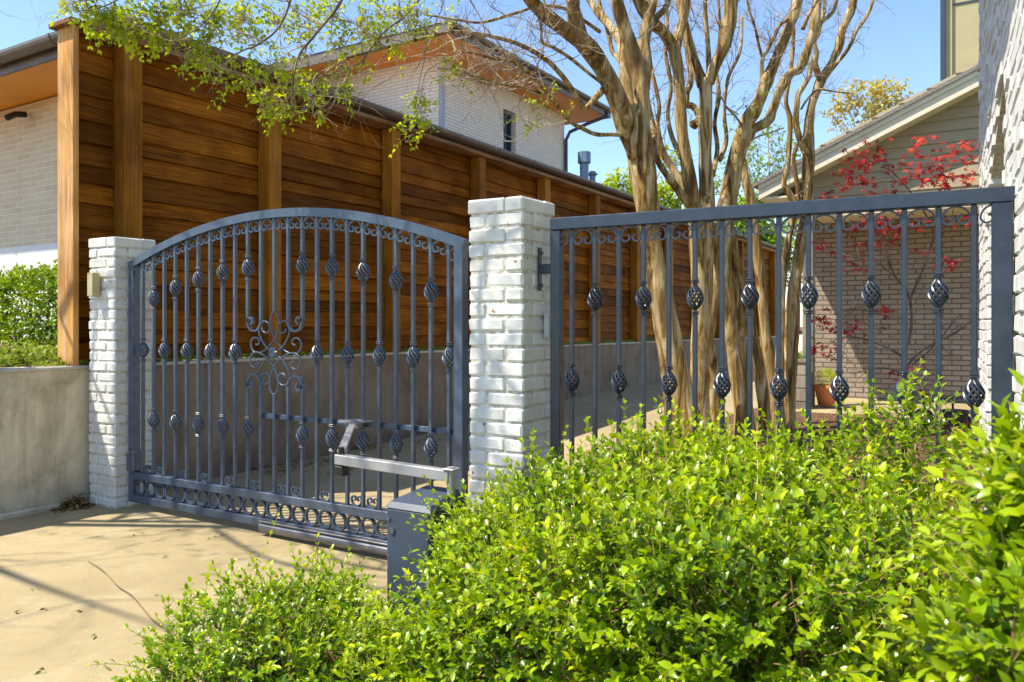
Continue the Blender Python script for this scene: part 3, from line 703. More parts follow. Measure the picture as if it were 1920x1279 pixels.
# ------------------------------------------------------------ left house
lh=thing('brick_house','long single storey taupe brick house with orange soffit and bronze gutter behind the wood fence','house',(0,0,0))
WYf,WXs,ZS=1.85,-5.85,3.74     # front wall, side wall, soffit height
m=MB(); m.prism([(-16,WYf),(WXs,WYf),(WXs,26),(-16,26)],1.9,ZS+.02,'z'); m.build('wall',LBRICK,lh)
m=MB(); m.box(-16.03,WYf-.03,.5,WXs+.03,26.03,2.12,c=.005); m.build('plinth',WBAND,lh)
EX,EY=-4.85,1.14
m=MB(); m.box(-17,EY+.02,ZS+.035,EX-.02,27,ZS+.06); m.build('soffit',SOFF,lh)
m=MB(); m.box(-17,EY,ZS+.02,EX,EY+.03,ZS+.20); m.box(EX-.03,EY,ZS+.02,EX,27,ZS+.20); m.build('fascia',GUT,lh)
def gutter(axis,a,b,c,z,r=.075):
    m=MB(); n=int((b-a)/1.05)+1; t=np.linspace(-.1*PI,1.05*PI,11); 
    prof=[(-math.cos(q)*r, -math.sin(q)*r) for q in t]
    def sec(s):
        return [((c+r+u, s, z+v) if axis=='y' else (s, c-r-u, z+v)) for (u,v) in prof]
    V=sec(a)+sec(b); k=len(prof); m.add(V,[(i,i+1,k+i+1,k+i) for i in range(k-1)]+[tuple(range(k)),tuple(range(k,2*k))])
    for i in range(1,n):
        s=a+i*(b-a)/n; t2=[(u*1.10,v*1.10) for (u,v) in prof]
        for d in (0,):
            V=[((c+r+u, s+e, z+v) if axis=='y' else (s+e, c-r-u, z+v)) for e in (-.018,.018) for (u,v) in t2]
            m.add(V,[(i,i+1,k+i+1,k+i) for i in range(k-1)]+[tuple(range(k)),tuple(range(k,2*k))])
    return m
gutter('y',EY-.15,27,EX+.004,ZS+.165).build('gutter',GUT,lh)
gutter('x',-17,EX+.15,EY-.004,ZS+.165).build('gutter',GUT,lh)
m=MB(); za=ZS+.20; zr=za+2.4; V=[(-17.1,EY-.06,za),(EX+.06,EY-.06,za),(EX+.06,27,za),(-17.1,27,za),(-11,7,zr),(-11,22,zr)]
m.add(V,[(0,1,4),(1,2,5,4),(2,3,5),(3,0,4,5)]); m.build('roof',ROOFM,lh)
t=MB(); t.tube([(-7.70,WYf-.05,3.62),(-7.70,WYf-.16,3.60),(-7.66,WYf-.27,3.53)],.035,10); t.build('security_light',BLACK,lh)
m=MB(); m.box(EX+.02,3.28,ZS-.42,EX+.09,3.38,ZS+.10,c=.004); m.build('downspout',DSP,lh)
# upper storey block
uh=thing('two_storey_house','pale brick two storey house with red orange soffit rising behind the wood fence','house',(0,0,0))
UX,UY,UZ=-7.78,9.77,6.60; UY2=15.15; UX2=-15.5
wy0,wy1,wz0,wz1=12.20,12.74,4.62,6.12      # slit window in the side wall, set back
m=MB()
def wallx(y0,y1,z0,z1): m.box(UX-.25,y0,z0,UX,y1,z1)
wallx(UY,wy0,3.5,UZ); wallx(wy1,UY2,3.5,UZ); wallx(wy0,wy1,3.5,wz0); wallx(wy0,wy1,wz1,UZ)
gx0,gx1,gz0,gz1=-13.6,-10.12,4.75,6.42
m.box(gx1,UY,3.5,UX-.25,UY+.25,UZ); m.box(UX2,UY,3.5,gx0,UY+.25,UZ); m.box(gx0,UY,3.5,gx1,UY+.25,gz0); m.box(gx0,UY,gz1,gx1,UY+.25,UZ)
m.box(UX2,UY2-.25,3.5,UX-.25,UY2,UZ); m.box(UX2,UY+.25,3.5,UX2+.25,UY2-.25,UZ)
m.build('wall',UBRICK,uh)
w=MB(); w.box(UX-.20,wy0,wz0,UX-.12,wy0+.05,wz1); w.box(UX-.20,wy1-.05,wz0,UX-.12,wy1,wz1); w.box(UX-.20,wy0+.05,wz0,UX-.12,wy1-.05,wz0+.05); w.box(UX-.20,wy0+.05,wz1-.05,UX-.12,wy1-.05,wz1); w.box(UX-.20,wy0+.05,5.12,UX-.12,wy1-.05,5.16); wo=w.build('window',FRM,uh)
w=MB(); w.box(UX-.18,wy0+.04,wz0+.04,UX-.17,wy1-.04,wz1-.04); w.build('pane',GLD,wo)
w=MB(); w.box(UX-.12,wy0-.03,wz0-.05,UX+.05,wy1+.03,wz0-.002,c=.004); w.build('sill',WBAND,wo)
w=MB(); w.box(gx0,UY+.10,gz0,gx1,UY+.16,gz0+.06); w.box(gx0,UY+.10,gz1-.06,gx1,UY+.16,gz1); 
for xx in (gx0,gx0+1.7,gx1-.06): w.box(xx,UY+.10,gz0+.06,xx+.06,UY+.16,gz1-.06)
wo=w.build('window',FRM,uh); w=MB(); w.box(gx0+.05,UY+.12,gz0+.05,gx1-.05,UY+.13,gz1-.05); w.build('pane',GLG,wo)
ox,oy=UX+.92,UY-.92
m=MB(); m.box(UX2-.9,oy,UZ,ox,UY2+.75,UZ+.03); m.build('soffit',SOFR,uh)
m=MB(); m.box(UX2-.9,oy-.03,UZ-.01,ox+.03,oy,UZ+.20); m.box(ox,oy,UZ-.01,ox+.03,UY2+.75,UZ+.20); m.box(UX2-.9,UY2+.75,UZ-.01,ox+.03,UY2+.78,UZ+.20); m.build('fascia',GUT,uh)
m=MB(); z0=UZ+.205; V=[(UX2-.9,oy-.05,z0),(ox+.05,oy-.05,z0),(ox+.05,UY2+.80,z0),(UX2-.9,UY2+.80,z0),(-11.2,UY+2.7,z0+1.25),(-12.2,UY+2.7,z0+1.25)]
m.add(V,[(0,1,4,5),(1,2,4),(2,3,5,4),(3,0,5)]); m.build('roof',ROOFM,uh)
gutter('y',oy-.1,UY2+.78,ox+.034,UZ+.17,.06).build('gutter',GUT,uh)
m=MB(); m.box(UX+.002,UY+.01,3.9,UX+.075,UY+.11,6.25,c=.004); m.build('downspout',DSP,uh)
m=MB(); m.tube([(ox+.07,UY2+.5,UZ+.10),(ox+.05,UY2+.5,UZ-.02),(ox-.35,UY2+.2,UZ-.22),(UX+.15,UY2+.02,UZ-.42),(UX+.06,UY2-.02,UZ-.62),(UX+.06,UY2-.02,3.9)],.045,10); m.build('downspout',FRM,uh)
for (px,Y,zt,r,lab,cap) in ((1095.5,17.0,4.90,.105,'tall blue grey metal flue pipe with a square edged cap on the left roof',1),(1111,18.2,4.72,.075,'short blue grey metal flue pipe with a round cap, half behind the tall flue',0)):
    p=P(px,612,Y); f=thing('roof_flue',lab,'flue',(p[0],p[1],0),group='flue pipes on the left roof')
    m=MB(); m.tube([(0,0,3.6),(0,0,zt-.15)],r*.9,18); m.build('pipe',BLUEM,f)
    m=MB()
    if cap: m.lathe([(r*.95,zt-.26),(r*1.38,zt-.23),(r*1.38,zt-.01),(r*1.2,zt)],8)
    else: m.lathe([(r*.95,zt-.16),(r*1.0,zt-.10),(r*1.55,zt-.08),(r*1.5,zt-.05),(r*1.0,zt-.03),(r*.9,zt)],18)
    m.build('pipe_cap',BLUEM,f)
# ------------------------------------------------------------ right house: gable over a brick porch
gh=thing('gable_house','cream sided gable over a shaded brick porch at the end of the driveway','house',(0,0,0))
ex,ez=-.885,3.05; sl=.441; fy=7.50                      # eave point, slope, front of the rake
def rz_(x): return ez+sl*(x-ex)
XR=5.2; sy=7.78                                          # siding plane
m=MB(); z=2.722; k=0
while z<rz_(XR):
    h=.135; z1=z+h
    xl=max(-.33, ex+(z1-.20-ez)/sl+.02) if z1>rz_(-.33)-.2 else -.33
    x0=max(-.33, ex+(z-.17-ez)/sl); x1=max(-.33, ex+(z1-.17-ez)/sl)
    if x0<XR: m.add([(x0,sy,z),(XR,sy,z),(XR,sy+.016,z1),(x1,sy+.016,z1),(x0,sy+.05,z),(XR,sy+.05,z),(XR,sy+.05,z1),(x1,sy+.05,z1)],[(0,1,2,3),(4,5,6,7),(0,1,5,4),(1,2,6,5),(2,3,7,6),(3,0,4,7)],rng.random())
    z=z1
m.build('siding',SID,gh)
m=MB(); m.box(-.36,sy-.03,2.60,XR,sy+.16,2.718,c=.004); m.build('beam',TRIM,gh)
BY=8.95
m=MB(); m.box(-.46,BY,-.1,XR,BY+.3,2.75); m.build('brick_wall',RBRICK,gh)
m=MB(); m.box(-.34,sy+.165,2.66,XR,BY-.002,2.69); m.build('porch_ceiling',TRIM,gh)
m=MB(); V=[];d=.20
def rk(x,dz,y): return (x,y,rz_(x)+dz)
V=[rk(ex,-.20,fy),rk(XR,-.20,fy),rk(XR,-.015,fy),rk(ex,-.015,fy),rk(ex,-.20,fy+.035),rk(XR,-.20,fy+.035),rk(XR,-.015,fy+.035),rk(ex,-.015,fy+.035)]
BX=[(0,1,2,3),(4,5,6,7),(0,1,5,4),(1,2,6,5),(2,3,7,6),(3,0,4,7)]
m.add(V,BX); 
V=[rk(ex-.0,-.075,fy-.022),rk(XR,-.075,fy-.022),rk(XR,-.012,fy-.022),rk(ex,-.012,fy-.022),rk(ex,-.075,fy-.002),rk(XR,-.075,fy-.002),rk(XR,-.012,fy-.002),rk(ex,-.012,fy-.002)]
m.add(V,BX); m.build('rake_board',TRIM,gh)
m=MB(); V=[rk(ex-.06,.0-.012,fy-.05),rk(XR,-.012,fy-.05),rk(XR,.035,fy-.05),rk(ex-.06,.035,fy-.05),rk(ex-.06,-.012,16),rk(XR,-.012,16),rk(XR,.035,16),rk(ex-.06,.035,16)]; m.add(V,BX); m.build('roof',ROOFM,gh)
m=MB(); m.box(ex,fy+.036,ez-.20,ex+.03,16,ez-.02); m.build('fascia',TRIM,gh)
m=MB(); m.box(ex+.03,fy+.036,ez-.195,-.33,16,ez-.17); m.add([rk(ex+.1,-.19,fy+.036),rk(XR,-.19,fy+.036),rk(XR,-.19,sy+.01),rk(ex+.1,-.19,sy+.01)],[(0,1,2,3)]); m.build('soffit',TRIM,gh)
m=MB(); m.box(-.33,7.47,.02,-.20,7.60,2.85,c=.005); m.build('porch_post',GREYW,gh)
m=MB(); m.box(1.19,9.5,3.6,5.2,12,9.0); m.box(1.19-.03,9.46,3.6,1.24,9.499,9.0); m.build('upper_wall',PANEL,gh)
m=MB(); m.box(1.10,9.40,3.6,1.158,12.05,9.05); m.build('edge_trim',FRM,gh)
m=MB(); m.box(1.25,9.488,5.62,5.2,9.499,5.645); m.build('panel_joint',FRM,gh)
m=MB(); V=[(-.3,8.36,.0),(XR,8.36,.0)]; m.box(-.33,6.9,.05,3.5,BY,.185,c=.01); m.build('porch_slab',DRIVE,gh)
# ------------------------------------------------------------ white wing wall on the right
wa=math.atan2(.055,.998)
ww=thing('white_brick_wall','tall rough white painted brick wall with a sloping archway at the right edge','wall',(1.873,.293,0),wa)
def aty(y): 
    t=(y-.55)/1.51; return 2.29-.30*max(t,0)**1.3
m=MB(); ch=.0687; H=5.2; k=0
while k*ch<H:
    z=k*ch+ch/2; y=-1.3+(.11 if k%2 else 0)-.1*rng.random()
    while y<3.3:
        l=.200+rng.normal(0,.008); y1=min(y+l,3.30); cy=(y+y1)/2
        if y1-y>.03:
            ya,yb=y,y1
            if z<aty(max(cy,.56))+.01 and yb>.55 and ya<2.06:
                if ya<.55-.04: yb=.55
                elif yb>2.06+.04: ya=2.06
                else: ya=yb
            if yb-ya>.03:
                pr=rng.normal(0,.0022)+ (.007 if rng.random()<.10 else 0)
                M=Matrix.Translation((.045-pr,(ya+yb)/2,z+rng.normal(0,.003)))@Matrix.Rotation(rng.normal(0,.018),4,'X')@Matrix.Rotation(rng.normal(0,.012),4,'Z')
                m.box(-.045,-(yb-ya)/2,-.031,.045,(yb-ya)/2,.031,tint=rng.random(),c=.006,M=M,jit=.0011)
        y=y1+.007
    k+=1
# jamb bricks of the far pier
for k in range(33):
    z=k*ch+ch/2
    if z<2.0: m.box(.10,2.055,z-.029,.26,2.10,z+.029,c=.007,jit=.002)
m.build('bricks',PB,ww)
m=MB(); m.box(.012,-1.45,-.05,.27,.545,H); m.box(.012,2.068,-.05,.27,3.29,H)
n=10
for i in range(n):
    ya=.545+(2.068-.545)*i/n; yb=.545+(2.068-.545)*(i+1)/n
    m.add([(.012,ya,aty(ya)),(.27,ya,aty(ya)),(.27,yb,aty(yb)),(.012,yb,aty(yb)),(.012,ya,H),(.27,ya,H),(.27,yb,H),(.012,yb,H)],BX)
m.build('mortar',MO,ww)
m=MB(); m.box(-1.0,-2.2,4.35,1.0,3.0,4.47,c=.01); m.build('roof_eave',TRIM,ww)
# ------------------------------------------------------------ porch things
t=thing('flower_pot','terracotta pot with a round bright green plant beside the porch post','potted plant',tuple(P(1549,760,10.0))); pz=t.location
s=.152
m=MB(); m.lathe([(.095,0),(.125,.16),(.13,.185),(.150,.19),(.155,.25),(.140,.255),(.130,.22),(.0,.215)],28); m.build('pot',TERRA,t,smooth=True)
LV=Leaves()
for i in range(420):
    d=unit(rng.normal(size=3)+[0,0,.5]); p=np.array([0,0,.30])+d*[.12,.12,.13]*rng.uniform(.55,1)
    shoot(LV,None,p,d,.05,4,.020,.008,.55,.2)
o=LV.build('plant',CRL,t)
t=thing('wooden_planter','weathered grey wooden planter box behind the tree trunks','planter',tuple(P(1500,775,9.9)))
m=MB()
for k in range(4): m.box(-.20,-.16,.005+k*.16,.10,.16,.155+k*.16,tint=.2*k+.1,c=.004)
m.box(-.22,-.18,.647,.12,-.14,.68); m.box(-.22,.14,.647,.12,.18,.68); m.box(-.22,-.14,.647,-.17,.14,.68); m.box(.07,-.14,.647,.12,.14,.68); m.build('box_body',GREYW,t)
LV=Leaves()
for i in range(90): shoot(LV,None,np.array([rng.uniform(-.15,.05),rng.uniform(-.1,.1),.66]),unit(rng.normal(size=3)*.5+[0,0,1]),rng.uniform(.06,.14),5,.03,.013,.5,.2)
LV.build('plant',HED,t)
b0=P(1792,812,7.6)
t=thing('plastic_bucket','black plastic bucket on the bark mulch near the right house','bucket',tuple(b0))
m=MB(); m.lathe([(.085,0),(.108,.20),(.114,.203),(.114,.22),(.106,.22),(.084,.012),(.0,.010)],28); m.build('body',BLACK,t,smooth=False)
m=MB(); a=np.linspace(0,PI,18); m.tube([(.112*math.cos(q),-.02-.07*math.sin(q)*.9,.205-.05*math.sin(q)) for q in a],.003,6); m.build('handle',BLACK,t)
b1=P(1762,800,8.1)
t=thing('childs_tricycle','small black and red tricycle parked on the mulch by the brick porch','tricycle',tuple(b1),.3)
t['label']='small black tricycle with red grip parked on the mulch by the brick porch'
m=MB(); m.tube([(-.14,0,.30),(-.05,0,.17),(.12,0,.14),(.2,0,.11)],.011,8); m.tube([(.12,0,.14),(.12,0,.27)],.011,8); m.build('frame',BLACK,t)
m=MB(); m.add([(.02,-.03,.27),(.02,.03,.27),(.20,-.065,.285),(.20,.065,.285),(.22,-.05,.31),(.22,.05,.31),(.02,-.02,.295),(.02,.02,.295),(.20,-.06,.305),(.20,.06,.305)],[(0,1,3,2),(6,8,9,7),(0,2,8,6),(1,7,9,3),(2,3,9,8),(8,9,5,4),(0,6,7,1)]); m.build('seat',BLACK,t)
m=MB(); m.tube([(-.15,0,.06),(-.145,0,.36)],.010,8); m.tube([(-.16,-.14,.35),(-.145,0,.36),(-.16,.14,.35)],.009,8); ho=m.build('handlebar',BLACK,t)
for s_ in (-1,1):
    m=MB(); m.tube([(-.158,s_*.085,.355),(-.163,s_*.15,.35)],.015,10); m.build('grip',REDP,ho)
def wheel(x,y,r):
    m=MB(); a=np.linspace(0,2*PI,25); m.tube([(x+r*math.cos(q),y,r+r*math.sin(q)) for q in a],.016,8,cap=False); o=m.build('wheel',BLACK,t)
    m=MB(); m.lathe([(r*.5,0),(r*.85,.004)],16); V=m.v[-1]; m.v[-1]=np.stack([V[:,0]+x,V[:,2]+y,V[:,1]+r],1); m.build('rim',REDP,o)
wheel(-.15,0,.085); wheel(.2,-.1,.06); wheel(.2,.1,.06)
# litter
def litter(name,label,pts,n,size,mat,kind='stuff',h=.02,cat='leaves'):
    LV=Leaves()
    for (x,y,sx,sy) in pts:
        q=int(n/len(pts)); X=rng.normal(x,sx,q); Y=rng.normal(y,sy,q); X=np.maximum(X,WX+.03)
        hh=h*np.exp(-((X-x)/sx)**2-((Y-y)/sy)**2)
        Z=np.array([gz(a,b) for a,b in zip(X,Y)])+.006+hh*rng.random(q)
        LV.add(np.stack([X,Y,Z],1),unit(rng.normal(size=(q,3))*[1,1,.25]),unit(rng.normal(size=(q,3))*.4+[0,0,1]),rng.uniform(.5,1.3,q)*size,rng.uniform(.3,.7,q)*size*.6,rng.uniform(0,1,q))
    return tag(LV.build(name,mat),label,cat,kind=kind)
g_=lambda px,py,z=0: P(px,py,(1.195-z)*F/(py-HOR))
a=g_(130,950); litter('leaf_litter','small heap of dry brown leaves at the foot of the left retaining wall',[(a[0]+.05,a[1],.045,.06)],260,.055,DRYL,h=.09)
pts=[]
for (px,py) in ((505,875),(530,880),(560,868),(600,862),(640,878),(690,838),(800,828)): q=g_(px,py,.03); pts.append((q[0],q[1],.09,.10))
litter('swept_leaves','scattered dry leaves along the wall behind the gate',pts,520,.04,DRYL,h=.03)
pts=[tuple(g_(px,py))[:2]+(.01,.01) for (px,py) in ((60,1108),(180,1192),(298,1118),(310,1045),(88,1143),(420,1005),(150,1146),(80,1257),(200,1255),(30,1150),(640,1100),(262,1003),(340,995),(395,1010))]
litter('fallen_leaves','a few single fallen leaves lying on the tan driveway',pts,28,.035,m_leaf('fallen_leaf',[(0,(.25,.13,.03)),(.5,(.16,.28,.03)),(1,(.10,.06,.03))],.1,.7,.1),h=.0)
m=MB(); pth=[(165,1052),(185,1066),(205,1080),(222,1100),(245,1117),(268,1140),(285,1160),(306,1178),(330,1192)]
m.tube(crom([g_(x,y,.008)+[0,0,.006*math.sin(i*2)] for i,(x,y) in enumerate(pth)],4),np.linspace(.0015,.0035,8*4+1),5); tag(m.build('fallen_twig',DTWIG),'long thin curved twig lying on the driveway beside the low shrub','twig')
# ------------------------------------------------------------ trees
def limb(m,rows,sides=10,lump=.045,seed=1,k=7,base=False,wob=0.0):
    "rows: photo x, photo y, distance, width in photo pixels"
    p=np.array([list(P(x,y,Y))+[w*(.90 if w>12 else .82)/2*Y/F] for (x,y,Y,w) in rows]); c=crom(p,k)
    pts=c[:,:3].copy(); rad=np.maximum(c[:,3],.0012)
    if base:
        z=pts[:,2]; rad=rad*(1+.35*np.clip((.35-z)/.35,0,1)**2)
    m.tube(pts,rad,sides,lump=lump,seed=seed,tint=.5,cap=True); return pts,rad
def twiggy(m,p,d,length,r,depth,rg,ends=None,kink=.35,up=.1,n=6):
    pts=[np.array(p,float)]; d=np.array(d,float); d/=np.linalg.norm(d)
    for i in range(n):
        d=d+rg.normal(0,kink*.5,3)+np.array([0,0,up*.3]); d/=np.linalg.norm(d); pts.append(pts[-1]+d*length/n)
    m.tube(pts,np.linspace(r,r*.35,len(pts)),4 if r<.004 else 6,cap=False)
    if ends is not None: ends.append((pts[-1],d.copy()))
    if depth>0:
        for i in range(2,len(pts)):
            if rg.random()<.75:
                q=unit(d+rg.normal(0,.75,3)); twiggy(m,pts[i],q,length*rg.uniform(.4,.7),r*.5,depth-1,rg,ends,kink,up,max(3,n-2))
    return pts
def sprout(m,pts,rad,n,rg,length=.45,depth=2,up=.15,lo=.3,ends=None,bias=None,r0=.006):
    for _ in range(n):
        i=int(len(pts)*(lo+(1-lo)*rg.random()*.98)); t=pts[min(i+1,len(pts)-1)]-pts[i-1]; t=t/(np.linalg.norm(t)+1e-9)
        d=unit(t*.6+rg.normal(0,.7,3)+(np.array(bias) if bias is not None else 0)); twiggy(m,pts[i],d,length*rg.uniform(.5,1.2),min(r0,rad[i]*.6),depth,rg,ends,.35,up)
rg=np.random.default_rng(3)
YA,YB,YC,YD=6.9,7.4,7.8,8.3
# --- left crape myrtle
ta=thing('crape_myrtle','leaning left crape myrtle with a thick smooth trunk and long limbs arching over the driveway','tree',group='crape myrtle trees behind the fence panel')
m=MB()
limb(m,[(1325,905,YA,74),(1312,860,YA,58),(1295,790,YA,50),(1275,720,YA,46),(1258,640,YA,48),(1240,560,YA,50),(1228,500,YA,46),(1218,430,YA,44),(1212,370,YA,46),(1206,310,YA,52),(1198,260,YA,56),(1190,225,YA,50),(1182,200,YA,36)],16,.06,2,base=True)
limb(m,[(1262,860,YA+.25,40),(1260,760,YA+.2,34),(1250,680,YA+.12,30),(1236,590,YA+.1,30),(1226,500,YA+.08,36),(1222,440,YA+.05,34)],12,.08,9,base=True)
limb(m,[(1212,420,YA+.12,26),(1199,370,YA+.15,24),(1190,320,YA+.18,25),(1184,270,YA+.2,28),(1180,215,YA+.25,32),(1175,160,YA+.3,32),(1172,110,YA+.35,26),(1165,78,YA+.4,22),(1145,50,YA+.5,18),(1120,22,YA+.6,15),(1098,-12,YA+.7,12)],14,.09,4)
m.build('trunk',BARK,ta,smooth=True)
m=MB()
L1=limb(m,[(1200,290,YA-.02,50),(1178,238,YA-.08,48),(1152,175,YA-.16,42),(1122,115,YA-.28,38),(1092,78,YA-.4,38),(1052,50,YA-.6,32),(1015,22,YA-.8,28),(985,-15,YA-1.0,26),(960,-60,YA-1.2,24)],14,.05,5)
L1b=limb(m,[(1098,92,YA-.34,34),(1084,55,YA-.4,32),(1075,18,YA-.45,28),(1078,-25,YA-.5,26),(1088,-70,YA-.5,22)],12,.06,6)
L1c=limb(m,[(1092,62,YA-.35,20),(1082,20,YA-.2,16),(1060,-10,YA-.1,14),(1030,-50,YA,12)],9)
R1=limb(m,[(1200,240,YA,40),(1203,190,YA,36),(1198,135,YA+.02,32),(1186,95,YA,30),(1172,55,YA-.02,28),(1158,10,YA-.05,26),(1150,-40,YA-.1,24)],13,.06,7)
R2=limb(m,[(1204,180,YA+.05,32),(1210,130,YA+.1,26),(1207,80,YA+.15,26),(1214,40,YA+.2,22),(1222,5,YA+.25,24),(1228,-40,YA+.3,20)],12,.07,8)
R3=limb(m,[(1212,60,YA+.2,16),(1232,32,YA+.25,14),(1248,15,YA+.3,13),(1254,-10,YA+.35,12),(1250,-50,YA+.4,10)],9)
Z2=limb(m,[(1176,130,YA+.35,16),(1160,110,YA+.5,12),(1148,95,YA+.55,10),(1140,60,YA+.6,10),(1130,30,YA+.65,9),(1118,-20,YA+.7,8)],8)
S0=limb(m,[(1175,255,YA-.05,8),(1150,252,YA-.2,10),(1118,252,YA-.5,10),(1090,240,YA-.75,10),(1070,228,YA-.9,9),(1050,203,YA-1.1,9),(1030,180,YA-1.25,9),(1008,152,YA-1.4,9),(985,130,YA-1.5,8),(955,114,YA-1.6,7),(925,110,YA-1.7,6),(890,100,YA-1.8,5),(860,96,YA-1.9,3)],9,.03,11)
E1=limb(m,[(1140,158,YA-.2,16),(1118,182,YA-.35,14),(1098,203,YA-.5,12),(1086,191,YA-.6,13),(1061,151,YA-.8,12),(1023,111,YA-1.0,11),(972,83,YA-1.2,10),(919,68,YA-1.45,9),(854,60,YA-1.7,8),(800,70,YA-1.9,7),(745,84,YA-2.1,6.5),(700,96,YA-2.25,6),(655,108,YA-2.4,5),(620,128,YA-2.5,4),(585,158,YA-2.6,3)],9,.03,12)
E3=limb(m,[(1142,165,YA-.2,9),(1110,142,YA-.4,8),(1072,111,YA-.6,8),(1040,90,YA-.8,7),(1017,80,YA-.9,7),(1015,55,YA-1,6),(1008,20,YA-1.1,5)],7)
E4=limb(m,[(1125,60,YA-.1,9),(1090,35,YA-.3,8),(1055,15,YA-.5,8),(1010,12,YA-.8,7),(965,25,YA-1.1,7),(905,42,YA-1.3,6),(860,38,YA-1.5,5),(800,28,YA-1.7,4)],7)
E5=limb(m,[(1030,180,YA-1.25,6),(985,165,YA-1.4,5),(950,160,YA-1.5,5),(915,150,YA-1.6,5),(880,142,YA-1.7,4),(845,140,YA-1.8,3)],6)
E6=limb(m,[(985,130,YA-1.5,5),(960,152,YA-1.6,5),(930,158,YA-1.65,5),(905,155,YA-1.7,4),(870,135,YA-1.8,3),(820,128,YA-1.9,3)],6)
m.build('limbs',BARK,ta,smooth=True)
m=MB()
# limb that climbs over the top of the frame and hangs its leafy ends on the left
H1=limb(m,[(985,-15,YA-1.0,20),(930,-90,YA-1.3,16),(840,-130,YA-1.7,13),(740,-110,YA-2.1,11),(650,-60,YA-2.4,9),(640,0,YA-2.5,7),(612,40,YA-2.55,6),(585,72,YA-2.6,6),(560,105,YA-2.65,5),(550,150,YA-2.7,4),(548,205,YA-2.7,3)],9,.03,13)
H2=limb(m,[(650,-60,YA-2.4,8),(560,-70,YA-2.6,7),(545,0,YA-2.7,6),(522,52,YA-2.8,5),(485,83,YA-2.9,4.5),(455,95,YA-2.95,3.5),(425,112,YA-3,2.5)],8)
H3=limb(m,[(560,-70,YA-2.6,7),(430,-90,YA-2.9,6),(300,-60,YA-3.1,5),(250,-20,YA-3.2,4),(200,10,YA-3.25,3),(150,20,YA-3.3,2),(120,5,YA-3.3,1.5)],7)
H4=limb(m,[(840,-130,YA-1.7,9),(800,-60,YA-1.9,7),(790,-10,YA-2,6),(760,30,YA-2.1,5),(720,60,YA-2.2,4),(690,100,YA-2.3,3),(670,140,YA-2.3,2)],7)
H5=limb(m,[(430,-90,YA-2.9,5),(420,-20,YA-3,4),(395,30,YA-3.05,3),(360,60,YA-3.1,2.5),(320,80,YA-3.1,2)],6)
m.build('limbs',DTWIG,ta,smooth=True)
m=MB(); LV=Leaves()
for (pr,n,ln,dp,lo,r0,bias) in ((E1,26,.42,2,.35,.005,(-.3,-.1,-.25)),(S0,24,.38,2,.35,.005,(-.3,-.1,-.15)),(E3,13,.35,2,.3,.004,None),(E4,14,.4,2,.3,.004,None),(E5,15,.3,2,.2,.0035,None),(E6,14,.3,2,.2,.0035,None),(L1,3,.5,2,.5,.006,(0,0,.3)),(Z2,5,.5,2,.2,.005,(0,0,.5)),(H1,9,.30,2,.45,.004,None),(H2,9,.28,2,.3,.0035,None),(H3,9,.3,2,.3,.0035,(-.1,0,-.2)),(H4,8,.3,2,.4,.0035,None),(H5,6,.25,2,.2,.003,None),(R2,4,.5,2,.5,.005,(0,0,.5)),(R1,4,.5,2,.5,.005,(0,0,.5))):
    sprout(m,pr[0],pr[1],n,rg,ln,dp,lo=lo,bias=bias,r0=r0)
# hanging leafy twigs
def hang(path,Y):
    p=crom([P(x,y,Y+dy) for (x,y,dy) in path],5); m.tube(p,np.linspace(.0032,.0012,len(p)),5,cap=False); return p
hang([(745,110,0),(740,140,0),(700,165,0),(680,185,0),(672,210,0)],4.6)
hang([(810,70,0),(795,100,0),(780,130,0),(765,150,0),(760,180,0)],4.7)
hang([(800,75,0),(795,115,0),(787,150,0),(782,190,0),(784,240,0)],4.8)
hang([(820,120,0),(800,135,0),(792,160,0),(785,200,0)],4.8)
hang([(1042,150,0),(1030,165,0),(1026,190,0),(1010,200,0),(995,212,0)],5.4)
discs=[(150,14,38,16),(190,28,44,24),(235,45,44,26),(265,62,34,16),(285,25,50,26),(345,20,50,28),(335,62,46,18),(300,78,30,10),(405,35,50,24),(385,80,40,16),(455,30,45,20),(470,78,40,14),(520,40,42,16),(575,38,40,14),(625,30,40,16),(680,45,50,22),(720,25,45,18),(770,30,40,14),(640,78,40,14),(700,75,36,12),(790,60,30,8),(500,120,38,14),(540,150,40,20),(575,125,40,14),(610,150,42,18),(650,130,36,12),(500,178,36,18),(535,195,30,14),(470,160,34,16),(430,140,34,14),(385,128,34,16),(360,105,26,10),(405,112,25,8),(605,180,34,12),(645,170,26,8),(530,212,14,8),(515,130,20,6),(565,75,36,10),(440,60,30,8),(745,95,28,8),(790,172,18,8),(785,205,22,12),(778,238,28,18),(800,225,22,8),(770,255,14,5),(835,105,22,8),(848,140,14,8),(1005,200,18,8),(990,222,18,8),(1032,178,16,5),(1072,205,12,3),(860,30,30,6),(690,130,24,6),(600,215,10,2),(560,180,26,9),(575,205,20,5)]
for (cx,cy,R,n) in discs:
    Y0=3.75+ (max(cx,100)-100)/750*1.2 if cx<860 else 5.5
    c=P(cx,cy,Y0); Rm=R*Y0/F
    for i in range(int(n*(1.25 if cy<62 else .72))):
        off=rng.normal(size=3); off=off/np.linalg.norm(off)*Rm*rng.random()**.5*1.05; off[2]*=.8
        p=c+off; d=unit(np.array([rng.normal(0,.8),rng.normal(0,.6),rng.normal(-.15,.5)]))
        shoot(LV,m,p,d,rng.uniform(.07,.14),5,.036,.022,.55+.2*rng.normal(),.15,rad=.0011,bend=.5)
        if rng.random()<.55: m.tube(crom([c+rng.normal(0,Rm*.2,3),c+off*.5+rng.normal(0,.02,3),p],4),[.0022]*8+[.0011],4,cap=False)
m.build('twigs',TWIG,ta); LV.build('leaves',CRL,ta,fold=.15)
